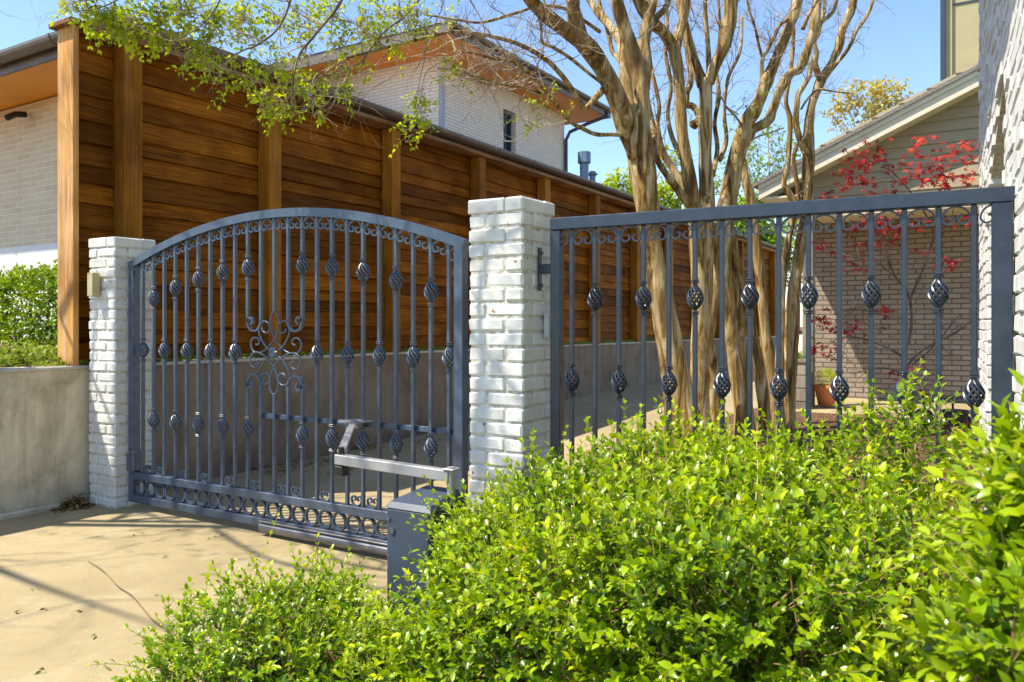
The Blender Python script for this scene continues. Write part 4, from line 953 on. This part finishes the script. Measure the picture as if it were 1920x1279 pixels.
# --- middle crape myrtle
tb=thing('crape_myrtle','middle crape myrtle whose straight greenish trunk splits into two upright forks','tree',group='crape myrtle trees behind the fence panel')
m=MB()
limb(m,[(1338,905,YB,70),(1326,850,YB,52),(1316,780,YB,40),(1312,700,YB,38),(1314,620,YB,40),(1316,540,YB,44),(1316,470,YB,48),(1315,410,YB,56),(1317,370,YB,44)],15,.05,21,base=True)
limb(m,[(1352,880,YB+.3,36),(1346,780,YB+.3,28),(1338,700,YB+.25,24),(1330,640,YB+.2,20),(1340,560,YB+.2,20),(1345,500,YB+.18,22),(1335,420,YB+.1,26)],11,.08,22,base=True)
B1=limb(m,[(1306,410,YB-.02,34),(1299,370,YB-.05,30),(1290,320,YB-.08,27),(1282,270,YB-.1,25),(1277,225,YB-.1,24),(1275,175,YB-.1,23),(1270,125,YB-.1,25),(1262,90,YB-.1,24),(1245,62,YB-.15,25),(1222,40,YB-.2,25),(1200,8,YB-.25,24),(1184,-30,YB-.3,22)],13,.05,23)
B1b=limb(m,[(1266,105,YB-.1,20),(1272,70,YB-.05,20),(1281,35,YB,20),(1285,0,YB,22),(1284,-40,YB,18)],11)
B2=limb(m,[(1322,420,YB+.02,36),(1325,360,YB+.03,32),(1323,300,YB+.03,28),(1322,245,YB+.03,27),(1323,190,YB+.03,27),(1322,150,YB+.03,34)],13,.06,25)
B2l=limb(m,[(1318,160,YB+.03,24),(1305,122,YB+.05,21),(1294,85,YB+.08,18),(1282,40,YB+.1,17),(1272,0,YB+.12,16),(1266,-40,YB+.15,14)],11)
B2r=limb(m,[(1328,155,YB,24),(1341,122,YB-.02,24),(1358,85,YB-.05,27),(1366,50,YB-.05,29),(1370,10,YB-.05,29),(1376,-40,YB-.05,24)],12,.07,27)
B3=limb(m,[(1300,392,YB-.05,20),(1285,375,YB-.1,18),(1265,348,YB-.15,16),(1248,325,YB-.2,14),(1234,302,YB-.2,13),(1228,270,YB-.1,12),(1225,235,YB+.1,11),(1215,190,YB+.2,9),(1210,140,YB+.3,8)],9)
B4=limb(m,[(1296,380,YB+.2,20),(1275,340,YB+.25,16),(1258,310,YB+.3,16),(1240,280,YB+.3,15),(1232,235,YB+.35,12),(1236,200,YB+.4,10),(1226,150,YB+.45,9),(1215,100,YB+.5,8),(1220,50,YB+.5,7)],9)
B5=limb(m,[(1300,235,YB+.2,20),(1312,222,YB+.25,16),(1300,200,YB+.3,14),(1288,196,YB+.3,13),(1288,175,YB+.3,13),(1296,150,YB+.3,12),(1290,110,YB+.35,10),(1282,60,YB+.35,8)],9)
B6=limb(m,[(1330,140,YB+.1,14),(1328,100,YB+.2,12),(1325,60,YB+.3,11),(1322,10,YB+.3,10),(1325,-30,YB+.3,9)],8)
B7=limb(m,[(1282,300,YB+.1,14),(1262,262,YB+.3,11),(1252,215,YB+.4,10),(1258,160,YB+.4,9),(1248,100,YB+.45,8),(1252,40,YB+.5,7),(1246,-20,YB+.5,6)],8)
B8=limb(m,[(1335,330,YB+.1,13),(1345,280,YB+.3,11),(1340,230,YB+.4,10),(1348,180,YB+.4,9),(1342,120,YB+.45,8),(1350,60,YB+.5,7),(1346,-10,YB+.5,6)],8)
B9=limb(m,[(1350,300,YB+.4,12),(1362,262,YB+.5,10),(1358,215,YB+.5,9),(1364,150,YB+.5,8),(1388,95,YB+.5,7),(1392,30,YB+.5,6)],8)
for q_ in (B7,B8,B9): pass
m.build('trunk',BARK,tb,smooth=True)
m=MB(); LV=Leaves()
for (pr,n,ln) in ((B3,14,.5),(B4,15,.5),(B5,9,.4),(B6,11,.5),(B2l,8,.5),(B1,7,.5),(B2r,9,.5),(B7,9,.4),(B8,9,.4),(B9,9,.4)): sprout(m,pr[0],pr[1],n,rg,ln,2,lo=.35,bias=(0,0,.5),r0=.005)
m.build('twigs',TWIG,tb)
# --- right crape myrtle, big curved limb
tc=thing('crape_myrtle','crape myrtle whose thick limb curves up to the right, third trunk from the pillar','tree',group='crape myrtle trees behind the fence panel')
m=MB()
limb(m,[(1400,890,YC,44),(1392,820,YC,34),(1386,750,YC,26),(1378,690,YC,26),(1373,650,YC,26),(1369,600,YC,30),(1362,550,YC,32),(1356,500,YC,34),(1355,450,YC,38),(1360,400,YC,42),(1370,350,YC,36),(1380,300,YC,35),(1392,262,YC-.02,38),(1402,240,YC-.04,36)],14,.05,31,base=True)
C1=limb(m,[(1392,262,YC-.02,32),(1400,232,YC-.05,32),(1414,208,YC-.08,28),(1426,182,YC-.1,26),(1436,155,YC-.1,27),(1448,128,YC-.1,22),(1457,105,YC-.1,21),(1468,80,YC-.1,20),(1479,52,YC-.1,21),(1489,28,YC-.1,22),(1497,-5,YC-.1,19),(1505,-40,YC-.1,17)],12,.07,32)
C2=limb(m,[(1398,250,YC,22),(1420,238,YC+.05,20),(1440,226,YC+.08,20),(1450,205,YC+.1,18),(1458,180,YC+.1,18),(1468,158,YC+.1,19),(1482,138,YC+.1,18),(1500,128,YC+.1,18),(1510,105,YC+.1,17),(1520,75,YC+.1,18),(1528,48,YC+.1,20),(1532,10,YC+.1,18),(1538,-30,YC+.1,15)],12,.08,33)
C3=limb(m,[(1428,168,YC-.1,10),(1428,140,YC-.1,9),(1430,110,YC-.12,9),(1440,92,YC-.12,9),(1452,68,YC-.15,9),(1462,48,YC-.15,8),(1478,36,YC-.15,8)],8)
C4=limb(m,[(1430,112,YC-.12,6),(1422,80,YC-.15,6),(1415,48,YC-.2,5.5),(1404,15,YC-.2,5),(1400,-20,YC-.2,4)],7)
C5=limb(m,[(1505,55,YC+.0,10),(1520,22,YC,8),(1540,-10,YC,7)],7)
C6=limb(m,[(1440,880,YC+.2,40),(1434,800,YC+.2,30),(1430,740,YC+.2,26),(1424,690,YC+.2,24),(1412,630,YC+.15,22),(1402,580,YC+.1,22),(1390,530,YC+.1,22),(1378,480,YC+.05,22),(1368,430,YC+.02,24)],11,.08,35,base=True)
limb(m,[(1415,900,YC+.05,30),(1408,820,YC+.05,22),(1402,760,YC+.1,20),(1396,700,YC+.12,20),(1390,640,YC+.1,18),(1385,590,YC+.05,18),(1372,520,YC,20)],10,.08,36,base=True)
C7=limb(m,[(1520,60,YC+.1,10),(1545,38,YC+.15,9),(1560,25,YC+.15,9),(1568,5,YC+.1,8),(1575,-30,YC+.1,7)],7)
m.build('trunk',BARK,tc,smooth=True)
m=MB()
for (pr,n,ln) in ((C1,12,.45),(C2,11,.45),(C3,12,.4),(C4,12,.35),(C5,5,.3),(C7,5,.3)): sprout(m,pr[0],pr[1],n,rg,ln,2,lo=.3,bias=(0,0,.3),r0=.0045)
def vine(path,Y,w=3): 
    p=crom([P(x,y,Y) for (x,y) in path],5); m.tube(p,w/2*Y/F,5,cap=False); return p
vine([(1395,290),(1412,262),(1440,250),(1470,240)],YC-.1,3); vine([(1360,200),(1380,220),(1392,240),(1396,262)],YC-.15,4); vine([(1330,170),(1352,182),(1362,200),(1385,215)],YC-.2,3)
LV=Leaves()
for (cx,cy,R,n) in ((1395,200,14,8),(1380,210,14,7),(1445,180,10,6),(1375,235,10,4),(1300,235,12,4),(1440,240,16,4)):
    for i in range(n): shoot(LV,m,P(cx,cy,YC-.15)+rng.normal(0,R*YC/F*.6,3),rdir(1)[0],.10,5,.028,.016,.5,.2,rad=.001)
m.build('twigs',TWIG,tc); LV.build('leaves',CRL,tc)
# --- far right crape myrtle
td=thing('crape_myrtle','slender rightmost crape myrtle in front of the cream gable','tree',group='crape myrtle trees behind the fence panel')
m=MB()
limb(m,[(1462,890,YD,44),(1470,830,YD,36),(1476,770,YD,32),(1480,700,YD,30),(1484,630,YD,30),(1488,560,YD,28),(1495,500,YD,24),(1502,450,YD,22),(1509,400,YD,22),(1514,345,YD,22),(1516,300,YD,25),(1516,260,YD,24),(1517,225,YD,18),(1524,190,YD,17),(1534,165,YD,19),(1542,145,YD,20)],13,.06,41,base=True)
D1=limb(m,[(1540,150,YD,18),(1553,128,YD,15),(1563,108,YD,15),(1573,88,YD,17),(1578,62,YD,17),(1588,38,YD,16),(1598,10,YD,16),(1606,-30,YD,14)],11,.08,42)
D2=limb(m,[(1545,150,YD+.05,10),(1560,130,YD+.1,9),(1578,108,YD+.1,9),(1594,85,YD+.1,9),(1606,58,YD+.1,9),(1620,38,YD+.1,9),(1632,15,YD+.1,8),(1642,-20,YD+.1,7)],8)
D3=limb(m,[(1538,150,YD-.03,14),(1528,120,YD-.05,13),(1530,98,YD-.05,12),(1527,80,YD-.05,10),(1535,60,YD-.05,9),(1545,20,YD,8),(1548,-20,YD,7)],9)
D4=limb(m,[(1512,290,YD-.1,15),(1500,262,YD-.1,14),(1492,232,YD-.1,13),(1494,200,YD-.12,13),(1497,178,YD-.12,12),(1508,160,YD-.12,11),(1518,140,YD-.1,11),(1522,112,YD-.1,9)],9)
D5=limb(m,[(1460,880,YD+.3,32),(1456,800,YD+.3,26),(1448,720,YD+.3,24),(1436,640,YD+.3,24),(1430,570,YD+.3,20),(1424,500,YD+.3,20),(1414,430,YD+.3,20),(1412,390,YD+.3,20),(1400,345,YD+.3,18),(1394,310,YD+.3,16),(1390,280,YD+.3,12)],11,.09,44,base=True)
D6=limb(m,[(1470,860,YD-.15,28),(1462,760,YD-.15,20),(1462,680,YD-.12,18),(1464,600,YD-.1,16),(1468,520,YD-.05,15),(1476,460,YD-.05,14),(1486,420,YD-.05,13),(1490,385,YD-.05,15),(1478,360,YD-.05,14),(1470,345,YD-.05,12),(1476,315,YD-.05,12),(1480,270,YD-.05,12),(1481,225,YD-.05,11),(1474,190,YD-.05,10),(1480,150,YD-.05,9),(1486,100,YD-.05,9),(1488,50,YD-.05,8)],9,.08,45,base=True)
D7=limb(m,[(1480,420,YD+.1,11),(1492,395,YD+.1,11),(1497,360,YD+.1,11),(1490,320,YD+.1,10),(1488,295,YD+.1,10),(1495,270,YD+.1,10)],8)
D8=limb(m,[(1502,205,YD-.1,6),(1515,185,YD-.1,5),(1535,168,YD-.1,5),(1565,172,YD-.1,3.5),(1600,176,YD-.1,2.5)],6)
m.build('trunk',BARK,td,smooth=True)
m=MB()
for (pr,n,ln) in ((D1,8,.35),(D2,13,.25),(D3,10,.4),(D4,9,.4),(D6,13,.4),(D8,5,.2)): sprout(m,pr[0],pr[1],n,rg,ln,2,lo=.4,bias=(0,0,.3),r0=.004)
m.build('twigs',TWIG,td)
# --- leaning bare vines in front of the trunks
# ------------------------------------------------------------ red maple
YM=8.0
mp=thing('red_maple','small red leaved maple in front of the brick porch','tree')
m=MB()
limb(m,[(1716,850,YM,13),(1714,800,YM,12),(1706,750,YM,11),(1696,700,YM,10),(1694,660,YM,9),(1704,640,YM,8)],9,.05,51)
br=[]
for rows in ([(1704,645,0,8),(1710,600,0,7),(1708,560,.05,6),(1725,520,.1,5.5),(1742,475,.1,5),(1752,440,.1,4.5),(1775,420,.1,4),(1805,400,.1,3)],
 [(1708,570,0,6),(1698,540,-.1,5),(1680,520,-.1,5),(1662,480,-.15,4.5),(1650,440,-.15,4),(1640,410,-.2,3),(1625,385,-.2,2.5)],
 [(1696,670,0,7),(1670,655,-.1,5),(1635,640,-.1,4.5),(1600,632,-.15,4),(1570,635,-.2,3),(1548,650,-.2,2)],
 [(1698,690,0,7),(1720,665,.1,5),(1750,645,.15,4.5),(1790,625,.2,4),(1825,600,.2,3)],
 [(1694,700,0,6),(1715,680,.2,4),(1745,655,.25,4),(1800,590,.3,3)],
 [(1752,440,.1,4),(1740,410,.05,4),(1715,370,0,4),(1690,340,0,3),(1672,322,0,2.5),(1655,312,0,2)],
 [(1742,475,.1,4),(1760,420,.1,3),(1770,360,.1,3),(1785,310,.1,2)],
 [(1710,600,0,4),(1660,590,-.2,3.5),(1600,580,-.3,3),(1560,590,-.3,2)],
 [(1702,720,0,5),(1690,700,0,4),(1650,690,-.1,3),(1600,700,-.1,2)],
 [(1680,520,-.1,4),(1640,490,-.2,3),(1590,480,-.2,2.5),(1545,465,-.2,2)],
 [(1715,800,.0,7),(1728,770,.05,5),(1745,750,.1,4),(1770,720,.1,3)]):
    br.append(limb(m,[(x,y,YM+d,w) for (x,y,d,w) in rows],6,.03,52))
m.build('trunk',MTW,mp,smooth=True)
m=MB()
for q in br: sprout(m,q[0],q[1],6,rg,.32,2,lo=.35,r0=.0035,up=.05)
LV=Leaves()
def palm(p,s,t):
    n=unit(rng.normal(0,.35,3)+[.15,-.5,.75]); a=unit(np.cross(n,rng.normal(size=3))); b_=np.cross(n,a)
    for q in (-1.35,-.75,0,.75,1.35):
        D=a*math.cos(q)+b_*math.sin(q)-n*.25; LV.add(p,D,n,s*(1-.22*abs(q)),s*.24,t)
for (cx,cy,R,n) in ((1608,295,34,46),(1635,280,26,26),(1600,322,24,26),(1590,340,34,40),(1620,345,18,14),(1560,385,26,22),(1552,372,14,8),(1722,268,16,14),(1738,262,10,8),(1715,283,12,8),(1672,305,20,14),(1688,312,16,10),(1765,290,30,40),(1745,315,28,38),(1725,335,28,30),(1790,272,16,16),(1760,345,26,28),(1785,345,22,20),(1815,270,14,14),(1820,300,18,20),(1812,325,18,18),(1822,345,12,8),(1635,358,24,18),(1655,370,16,10),(1690,345,18,12),(1655,415,38,46),(1625,425,30,30),(1690,430,34,34),(1715,415,24,20),(1595,425,24,18),(1665,450,30,22),(1545,455,18,10),(1530,462,10,6),(1595,475,24,16),(1610,500,22,12),(1575,492,18,8),(1770,495,22,16),(1790,490,12,6),(1545,605,24,24),(1568,618,18,12),(1590,618,24,16),(1620,612,22,10),(1528,598,12,8),(1535,650,20,18),(1560,660,18,10),(1520,655,12,8),(1655,585,18,12),(1665,580,8,5),(1570,645,14,5),(1640,640,24,6),(1680,705,20,5),(1810,415,16,8),(1730,470,18,6)):
    for i in range(int(n*.8)):
        o_=rng.normal(size=3)*R*YM/F*.55; o_[2]*=.7; palm(P(cx,cy,YM+rng.normal(0,.08))+o_,rng.uniform(.042,.078),np.clip(rng.normal(.5 if cy<400 else .3,.28),0,1))
m.build('twigs',MTW,mp); LV.build('leaves',RED,mp,fold=.05,droop=.15)
# ------------------------------------------------------------ background trees
def fartree(px,py_base,Y,cr,label,mat,name='tree',trunk=4,group=None,ls=.16,lean=0,dark=TWIG,sparse=.5):
    b=P(px,HOR,Y); t=thing(name,label,'tree',(b[0],b[1],0),group=group); m=MB(); LV=Leaves()
    for (cx,cy,R,n) in cr:
        c=P(cx,cy,Y)-[b[0],b[1],0]; Rm=R*Y/F
        m.tube(crom([(0,0,0.),(c[0]*.25,c[1]*.25,c[2]*.45),(c[0]*.7,c[1]*.7,c[2]*.82),tuple(c)],5),np.linspace(trunk*Y/F,.25*trunk*Y/F,16),6,cap=False)
        for i in range(n):
            o_=unit(rng.normal(size=3))*Rm*rng.random()**.45; p=c+o_; 
            if i%3==0: m.tube([c+o_*.15,c+o_*.6+rng.normal(0,Rm*.08,3),p],[.012*Y/25,.008*Y/25,.004*Y/25],4,cap=False)
            k=7; q=p+rng.normal(0,Rm*.13,(k,3)); LV.add(q,rdir(k),rdir(k)+[0,0,.6],rng.uniform(.6,1.2,k)*ls,ls*.55,np.clip(rng.normal(.5+.3*o_[2]/Rm,.2,k),0,1))
    m.build('trunk',dark,t); LV.build('crown',mat,t); return t
fartree(1610,612,34,[(1665,190,42,60),(1640,178,26,22),(1690,185,26,30),(1600,185,34,34),(1575,195,26,18),(1625,225,34,30),(1565,225,24,14),(1660,225,24,14),(1600,255,30,16),(1590,280,22,8)],'airy yellow flowering tree standing beyond the cream gable roof',YELL,trunk=2,ls=.21)
fartree(1160,612,26,[(1165,345,30,44),(1140,360,24,24),(1185,370,30,36),(1150,390,30,30),(1250,360,30,40),(1270,380,28,34),(1240,400,30,30),(1265,310,22,18),(1250,290,18,10),(1210,400,40,36)],'yellow green spring tree behind the left crape myrtle trunk',CRL,trunk=3,ls=.17)
fartree(1400,612,30,[(1395,420,44,120),(1430,455,44,120),(1380,460,36,80),(1410,385,26,40),(1450,470,40,90),(1395,500,40,80),(1465,500,40,80)],'dense bright green tree beyond the far end of the fence',HED,trunk=6,ls=.22)
fartree(1450,612,40,[(1450,290,50,34),(1400,300,44,28),(1440,260,44,24),(1480,300,36,22),(1520,330,30,20),(1420,335,44,40),(1370,330,36,20),(1340,350,30,14)],'pale thin branched spring tree between the crape myrtles and the gable',FARL,trunk=3,ls=.20)
fartree(1330,612,45,[(1330,470,60,80),(1560,500,60,70),(1500,430,40,40),(1270,440,50,50)],'distant green tree low behind the trunks',FARL,trunk=5,ls=.35)
# ------------------------------------------------------------ street tree left of the view, its limbs shade the driveway and the pillars
sx_,sy_=-.408,-.300      # shadow offset per metre of height
st_=thing('street_tree','tall thin limbed tree rooted on the raised bed left of the driveway','tree',(-5.6,-2.4,0))
m=MB(); LV=Leaves(); rs=np.random.default_rng(11)
base=np.array([-5.6,-2.4,0])
def sl_(rows,r0,r1,n=0,ln=.5):
    p=crom([np.array(r)-base for r in rows],6); m.tube(p,np.linspace(r0,r1,len(p)),8,lump=.04,cap=True)
    if n: sprout(m,p,np.linspace(r0,r1,len(p)),n,rs,ln,2,lo=.3,r0=.006)
    return p
sl_([(-5.6,-2.4,.9),(-5.55,-2.35,2.2),(-5.4,-2.3,3.4),(-5.3,-2.2,4.6),(-5.2,-2.1,6.0)],.16,.07,4,.8)
sl_([(-5.5,-2.3,2.6),(-4.9,-2.15,3.6),(-4.2,-1.9,4.3),(-3.5,-1.6,4.8),(-2.6,-1.3,5.1),(-1.6,-1.1,5.2)],.05,.009,9,.7)
sl_([(-5.45,-2.3,2.9),(-5.2,-1.6,3.6),(-4.8,-.9,4.2),(-4.3,-.2,4.7),(-3.6,.3,5.1),(-2.8,.7,5.4)],.045,.008,11,.7)
sl_([(-5.4,-2.3,3.5),(-4.8,-2.1,4.2),(-4.0,-1.75,4.7),(-3.2,-1.55,4.9),(-2.3,-1.5,5.0),(-1.3,-1.5,5.1)],.035,.008,22,.6)
sl_([(-2.6,-1.5,4.95),(-2.0,-1.9,4.7),(-1.4,-2.1,4.6),(-.8,-2.1,4.5)],.012,.004,10,.5)
sl_([(-4.6,-2.0,4.3),(-4.4,-1.3,4.5),(-4.1,-.9,4.6),(-3.6,-.7,4.7)],.014,.004,9,.5)
sl_([(-5.4,-2.3,3.3),(-4.9,-2.9,4.2),(-4.2,-3.3,4.9),(-3.4,-3.5,5.3)],.04,.008,8,.7)
sl_([(-4.2,-1.9,4.3),(-3.6,-2.3,4.6),(-3.0,-2.5,4.9),(-2.3,-2.6,5.0)],.018,.006,7,.6)
sl_([(-3.5,-1.6,4.8),(-2.9,-1.0,5.3),(-2.2,-.7,5.6),(-1.3,-.5,5.8)],.016,.005,9,.6)
for rows in ([(-3.2,-1.55,4.9),(-2.6,-1.9,4.7),(-2.1,-2.2,4.3),(-1.7,-2.4,3.9)],[(-4.0,-1.75,4.7),(-3.2,-2.1,4.5),(-2.4,-1.9,4.2),(-1.8,-1.6,4.0),(-1.2,-1.4,3.9)],[(-2.3,-1.5,5.0),(-1.9,-1.9,5.0),(-1.5,-2.3,5.1),(-1.2,-2.6,5.2)],[(-4.8,-2.1,4.2),(-4.2,-1.5,4.0),(-3.6,-1.4,3.9),(-2.9,-1.3,3.8),(-2.3,-1.1,3.7)]): sl_(rows,.022,.007,12,.5)
tg=[(-.22,1.55),(-.2,1.15),(-.22,.75),(-.1,.5),(-.8,1.5),(-1.5,1.75),(-2.2,1.6),(-3.2,1.5),(-3.3,1.0),(-1.0,.1),(-2.0,.15),(-2.8,.1)]
for k in range(len(tg)):
    xt,zt=tg[k]; z_=rs.uniform(3.15,3.6) if xt>-1.2 else rs.uniform(3.6,4.6); x_=xt-.467*(z_-zt); y_=-.45*(z_-zt); a_=rs.uniform(.15,1.0)*(1 if k%3 else -1)
    d_=np.array([math.cos(a_)*.9,.4*rs.uniform(-1,1),math.sin(a_)])*rs.uniform(.35,.6); c_=np.array([x_,y_,z_])
    sl_([tuple(c_-d_),tuple(c_-d_*.3+rs.normal(0,.03,3)),tuple(c_+d_*.35+rs.normal(0,.03,3)),tuple(c_+d_)],rs.uniform(.013,.022),.007,1,.3)
    root=np.array([(-3.2,-1.55,4.9),(-2.3,-1.5,5.0),(-2.6,-1.9,4.7)][k%3]) if xt>-2.5 else np.array((-4.8,-2.1,4.2)); q_=c_-d_; sl_([tuple(root),tuple((root+q_)/2+np.array([0,0,.15])),tuple(q_)],.014,.012)
for i in range(330):
    p=np.array([rs.uniform(-5.0,-.9),rs.uniform(-2.5,-1.2),rs.uniform(3.9,5.3)])-base
    shoot(LV,None,p,unit(rs.normal(size=3)),.12,5,.03,.016,.5,.2)
m.build('trunk',TWIG,st_); LV.build('leaves',CRL,st_)
# ------------------------------------------------------------ shrubs
def shrub(name,label,blobs,ns,ll,lw,mat,stems,group=None,sl=(.10,.22),nl=9,t0=.42,cat='shrub',sprigs=6,zmin=.03,base=None,hole=None,seed=0):
    "blobs: centre x,y,z and radii; shoots stand on the blob surfaces and inside them"
    global rng
    rng=np.random.default_rng(100+seed)
    t=thing(name,label,cat,group=group); LV=Leaves(); ST=MB()
    B=np.array(blobs,float); vol=(B[:,3]*B[:,4]+B[:,3]*B[:,5]+B[:,4]*B[:,5]); pr=vol/vol.sum()
    cnt=0
    while cnt<ns:
        b=B[rng.choice(len(B),p=pr)]; d=unit(rng.normal(size=3)); 
        f=rng.random()**.35
        p=b[:3]+d*b[3:6]*f*.97
        if p[2]<zmin: continue
        # drop most of the shoots buried deep inside other blobs
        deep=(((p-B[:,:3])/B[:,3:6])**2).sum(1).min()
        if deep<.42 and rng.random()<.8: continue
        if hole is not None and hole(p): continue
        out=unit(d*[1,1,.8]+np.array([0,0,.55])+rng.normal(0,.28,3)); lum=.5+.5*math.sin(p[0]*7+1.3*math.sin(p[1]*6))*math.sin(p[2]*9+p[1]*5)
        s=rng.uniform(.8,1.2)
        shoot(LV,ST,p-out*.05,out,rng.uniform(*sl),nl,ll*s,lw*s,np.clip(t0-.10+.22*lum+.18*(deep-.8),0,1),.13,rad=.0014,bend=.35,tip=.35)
        cnt+=1
    # main stems and a few long sprigs
    for b in B:
        for k in range(5):
            e=b[:3]+unit(rng.normal(size=3)+[0,0,.8])*b[3:6]*.85; g=np.array([b[0]+rng.normal(0,.08),b[1]+rng.normal(0,.08),0.0])
            mid_=(g+e)/2+rng.normal(0,.04,3); ST.tube(crom([g,mid_,e],5),np.linspace(.007,.002,11),5,cap=False)
    for k in range(sprigs):
        b=B[rng.integers(len(B))]; p=b[:3]+np.array([rng.normal(0,.4)*b[3],rng.normal(0,.4)*b[4],b[5]*.75]); d=unit([rng.normal(0,.35),rng.normal(0,.35),1])
        shoot(LV,ST,p,d,rng.uniform(.14,.26),9,ll*.95,lw*.95,.62,.12,rad=.0018,bend=.3)
    LV.build('foliage',mat,t,rich=True); tag(ST.build('stems',stems,t),kind='stuff'); return t
S1=[ (*P(950,1050,3.0),.20,.24,.20),(*P(1010,1040,2.95),.26,.26,.22),(*P(1110,1040,3.0),.26,.24,.22),(*P(985,1090,2.6),.28,.30,.25),(*P(1100,1030,2.6),.30,.30,.30),(*P(890,1215,2.3),.14,.2,.20),(*P(930,1250,2.2),.28,.26,.26),(*P(1080,1180,2.1),.30,.28,.30),(*P(905,1110,2.6),.11,.16,.18),(*P(880,1010,2.75),.07,.10,.12)]
S2=[ (*P(1240,925,3.0),.26,.22,.23),(*P(1390,945,2.95),.28,.24,.22),(*P(1300,1030,2.5),.30,.28,.28),(*P(1430,1035,2.35),.32,.28,.26),(*P(1260,1150,2.0),.30,.28,.30),(*P(1400,1180,1.85),.30,.26,.26)]
S3=[ (*P(1565,950,2.75),.26,.22,.26),(*P(1690,880,2.75),.22,.20,.22),(*P(1600,1050,2.3),.28,.26,.22),(*P(1560,1160,1.9),.26,.24,.20),(*P(1700,1110,2.0),.22,.22,.18),(*P(1690,1260,1.7),.22,.2,.14)]
S4=[ (*P(560,1185,2.72),.26,.24,.16),(*P(440,1200,2.6),.22,.22,.15),(*P(655,1215,2.6),.17,.2,.16),(*P(370,1265,2.45),.22,.22,.13),(*P(520,1270,2.35),.26,.22,.18),(*P(680,1290,2.3),.26,.24,.16),(*P(600,1140,2.8),.14,.14,.12),(*P(770,1300,2.25),.13,.18,.12)]
S5=[ (*P(1955,945,1.25),.06,.10,.08),(*P(1975,1000,1.15),.09,.12,.12),(*P(1955,1120,1.1),.09,.10,.07),(*P(1935,1240,1.05),.11,.12,.08),(*P(1990,985,1.2),.10,.18,.14)]
G='glossy green foundation shrubs in front of the ironwork'
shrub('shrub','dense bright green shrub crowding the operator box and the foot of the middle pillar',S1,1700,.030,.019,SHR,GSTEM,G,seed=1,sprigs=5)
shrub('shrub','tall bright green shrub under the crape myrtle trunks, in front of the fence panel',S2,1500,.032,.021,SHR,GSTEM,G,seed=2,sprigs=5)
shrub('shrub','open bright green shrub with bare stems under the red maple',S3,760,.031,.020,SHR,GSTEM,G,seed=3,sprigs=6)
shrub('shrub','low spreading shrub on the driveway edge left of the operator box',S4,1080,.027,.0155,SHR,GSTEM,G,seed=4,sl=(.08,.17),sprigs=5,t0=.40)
shrub('privet_bush','near broad leaved privet bush at the right edge, beside the white brick wall',S5,330,.040,.022,NEAR,GSTEM,None,seed=5,nl=6,sl=(.06,.13),t0=.5,sprigs=0)
# ------------------------------------------------------------ sky, sun, camera
EL=math.radians(57); SH=(-.72,-.694)
w=bpy.data.worlds.new('World'); scene.world=w; w.use_nodes=True; nt=w.node_tree; nt.nodes.clear()
sk=nt.nodes.new('ShaderNodeTexSky'); sk.sky_type='NISHITA'; sk.sun_disc=False; sk.sun_elevation=EL
sk.sun_rotation=math.atan2(SH[0],SH[1]); sk.air_density=1.0; sk.dust_density=.2; sk.ozone_density=3.6
bg=nt.nodes.new('ShaderNodeBackground'); bg.inputs[1].default_value=.138; ou=nt.nodes.new('ShaderNodeOutputWorld')
L(nt,sk.outputs[0],bg.inputs[0]); L(nt,bg.outputs[0],ou.inputs[0])
su=bpy.data.lights.new('sun','SUN'); su.energy=4.3; su.angle=math.radians(.53); su.color=(1.0,.93,.78)
so=bpy.data.objects.new('sun',su); link(so); d=Vector((SH[0]*math.cos(EL),SH[1]*math.cos(EL),math.sin(EL))); so.rotation_euler=d.to_track_quat('Z','Y').to_euler()
so.location=(-6,-4,12)
cd=bpy.data.cameras.new('camera'); co=bpy.data.objects.new('camera',cd); link(co); scene.camera=co
co.location=CAM; co.rotation_euler=(PI/2,0,YAW); cd.sensor_width=36; cd.lens=36*F/1920; cd.shift_y=-(639.5-HOR)/1920; cd.clip_end=500; cd.clip_start=.05
cd.dof.use_dof=True; cd.dof.focus_distance=4.3; cd.dof.aperture_fstop=7.5
scene.render.engine='CYCLES'; scene.render.resolution_x=1024; scene.render.resolution_y=682
scene.cycles.use_denoising=True; scene.cycles.max_bounces=8; scene.cycles.transparent_max_bounces=8
scene.view_settings.view_transform='Standard'; scene.view_settings.look='None'; scene.view_settings.exposure=1.0; scene.view_settings.gamma=1
